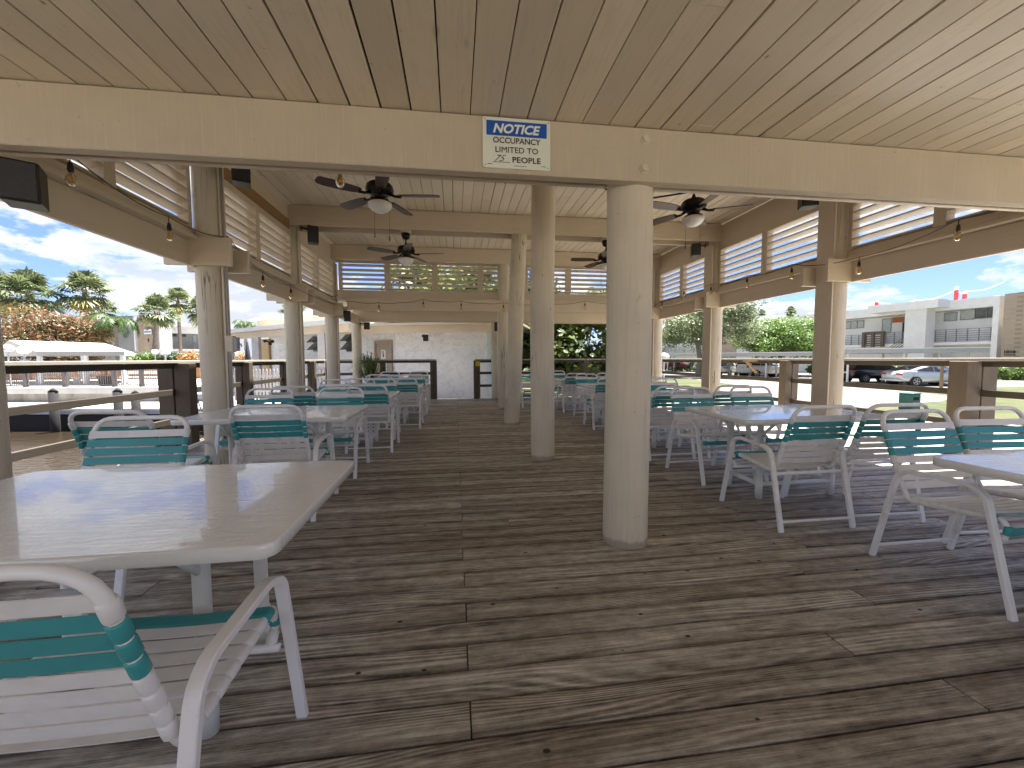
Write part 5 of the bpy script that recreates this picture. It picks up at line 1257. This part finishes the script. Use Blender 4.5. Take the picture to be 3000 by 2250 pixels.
t = wl(1248, 989, 15.2, 'small black box speaker on the white end wall'); q = MB(); q.rbox(-.09,.10,-.12,.0,-.12,.12,.01); q.rbox(-.13,-.091,-.1,0,.02,.12,.005); q.build('cabinet', M_BLACK, t); t.name = 'wall_speaker'; t['category'] = 'speaker'
# grey picket fence in front of the bathhouse
pf_ = thing('picket_fence', 'weathered grey picket fence between deck and bathhouse', 'fence'); FP = Face(at(960, 14.4), at(672, 14.4), pf_); q = MB(); u = 0
while u < FP.len: FP.box(q, u, u+.07, 0, .02, -.2, .86); q.add([FP.P(u,0,.86),FP.P(u+.07,0,.86),FP.P(u+.035,0,.93),FP.P(u,.02,.86),FP.P(u+.07,.02,.86),FP.P(u+.035,.02,.93)], [(0,1,2),(5,4,3),(0,3,4,1),(1,4,5,2),(2,5,3,0)]); u += .125
q.build('pickets', M_PICKETW, pf_); q = MB(); FP.box(q, 0, FP.len, -.05, -.002, .1, .18); FP.box(q, 0, FP.len, -.05, -.002, .6, .68); q.build('rail', M_PICKETW, pf_)
# boat lift equipment glimpsed by the left column
p = at(572, 13.5, -1.0); t = thing('boat_lift', 'white boat lift motor and cable seen between post and column', 'boat lift', p); q = MB(); q.rbox(-.35,.35,-.2,.2,.95,1.15,.02); q.build('beam', M_WHITEP, t)
q = MB(); q.tube([(.0,0,.95),(.1,0,.6),(.25,0,.3),(.2,0,.1)], .02, 8); q.lathe([(.16,.35),(.16,.5)], n=14); q.build('motor', M_GREYBOX, t); q = MB(); q.tube([(-.3,0,-2.2),(-.3,0,.95)], .09, 10); q.build('pile', M_POST, t)
# ------------------------------------------------------------------ world, sun, camera
W = bpy.data.worlds.new('World'); S.world = W; W.use_nodes = True; nt = W.node_tree; nt.nodes.clear()
SKYOFF = 21.4
SUN = Vector((.18, .16, .97)).normalized(); el = math.asin(SUN.z); az = math.atan2(SUN.x, SUN.y)
sky = nt.nodes.new('ShaderNodeTexSky'); sky.sky_type = 'NISHITA'; sky.sun_disc = False; sky.sun_elevation = el; sky.sun_rotation = az; sky.air_density = 1.0; sky.dust_density = .6; sky.ozone_density = 2.0
tc = nt.nodes.new('ShaderNodeTexCoord'); sep = nt.nodes.new('ShaderNodeSeparateXYZ'); L(nt, tc.outputs['Generated'], sep.inputs[0])
cb = nt.nodes.new('ShaderNodeMapping'); cb.inputs['Scale'].default_value = (2.6, 2.6, 6.4); cb.inputs['Location'].default_value = (SKYOFF, 1.7, .35); L(nt, tc.outputs['Generated'], cb.inputs[0])
n1 = noise(nt, cb.outputs[0], 1.25, 12, .60, .15)
cov = math_(nt, 'ADD', n1, math_(nt, 'MULTIPLY', sep.outputs[0], -.06))
cl = ramp(nt, cov, [(.480, (0,0,0)), (.515, (.75,.75,.75)), (.57, (1,1,1))])
n2 = noise(nt, cb.outputs[0], 3.4, 8, .6)
ccol = ramp(nt, math_(nt, 'ADD', math_(nt, 'MULTIPLY', n2, .6), math_(nt, 'MULTIPLY', n1, .4)), [(.42, (4.9,4.95,5.0)), (.58, (2.9,3.1,3.5))])
gam = mixc(nt, 1.0, sky.outputs[0], (.52,.58,.90), 'MULTIPLY')
mx = mixc(nt, cl, gam, ccol)
bg = nt.nodes.new('ShaderNodeBackground'); bg.inputs[1].default_value = .05; L(nt, mx, bg.inputs[0]); wo = nt.nodes.new('ShaderNodeOutputWorld'); L(nt, bg.outputs[0], wo.inputs[0])
sl = bpy.data.lights.new('sun', 'SUN'); sl.energy = 5.0; sl.angle = math.radians(.5); sl.color = (1, .96, .9); so = bpy.data.objects.new('sun', sl); COL.objects.link(so)
so.rotation_euler = SUN.to_track_quat('Z', 'Y').to_euler(); so.location = (20, -10, 30)
cam = bpy.data.cameras.new('camera'); cam.sensor_width = 36; cam.lens = 36*F/3000; cam.clip_start = .05; cam.clip_end = 3000
co = bpy.data.objects.new('camera', cam); COL.objects.link(co)
Mx = Matrix((RT, UPV, -FW)).transposed().to_4x4(); Mx.translation = EYE; co.matrix_world = Mx; S.camera = co
S.render.resolution_x = 1024; S.render.resolution_y = 768
S.view_settings.view_transform = 'Standard'; S.view_settings.look = 'None'; S.view_settings.gamma = 1; S.view_settings.exposure = 2.5
S.cycles.max_bounces = 10; S.cycles.diffuse_bounces = 6; S.cycles.glossy_bounces = 4; S.cycles.transmission_bounces = 6
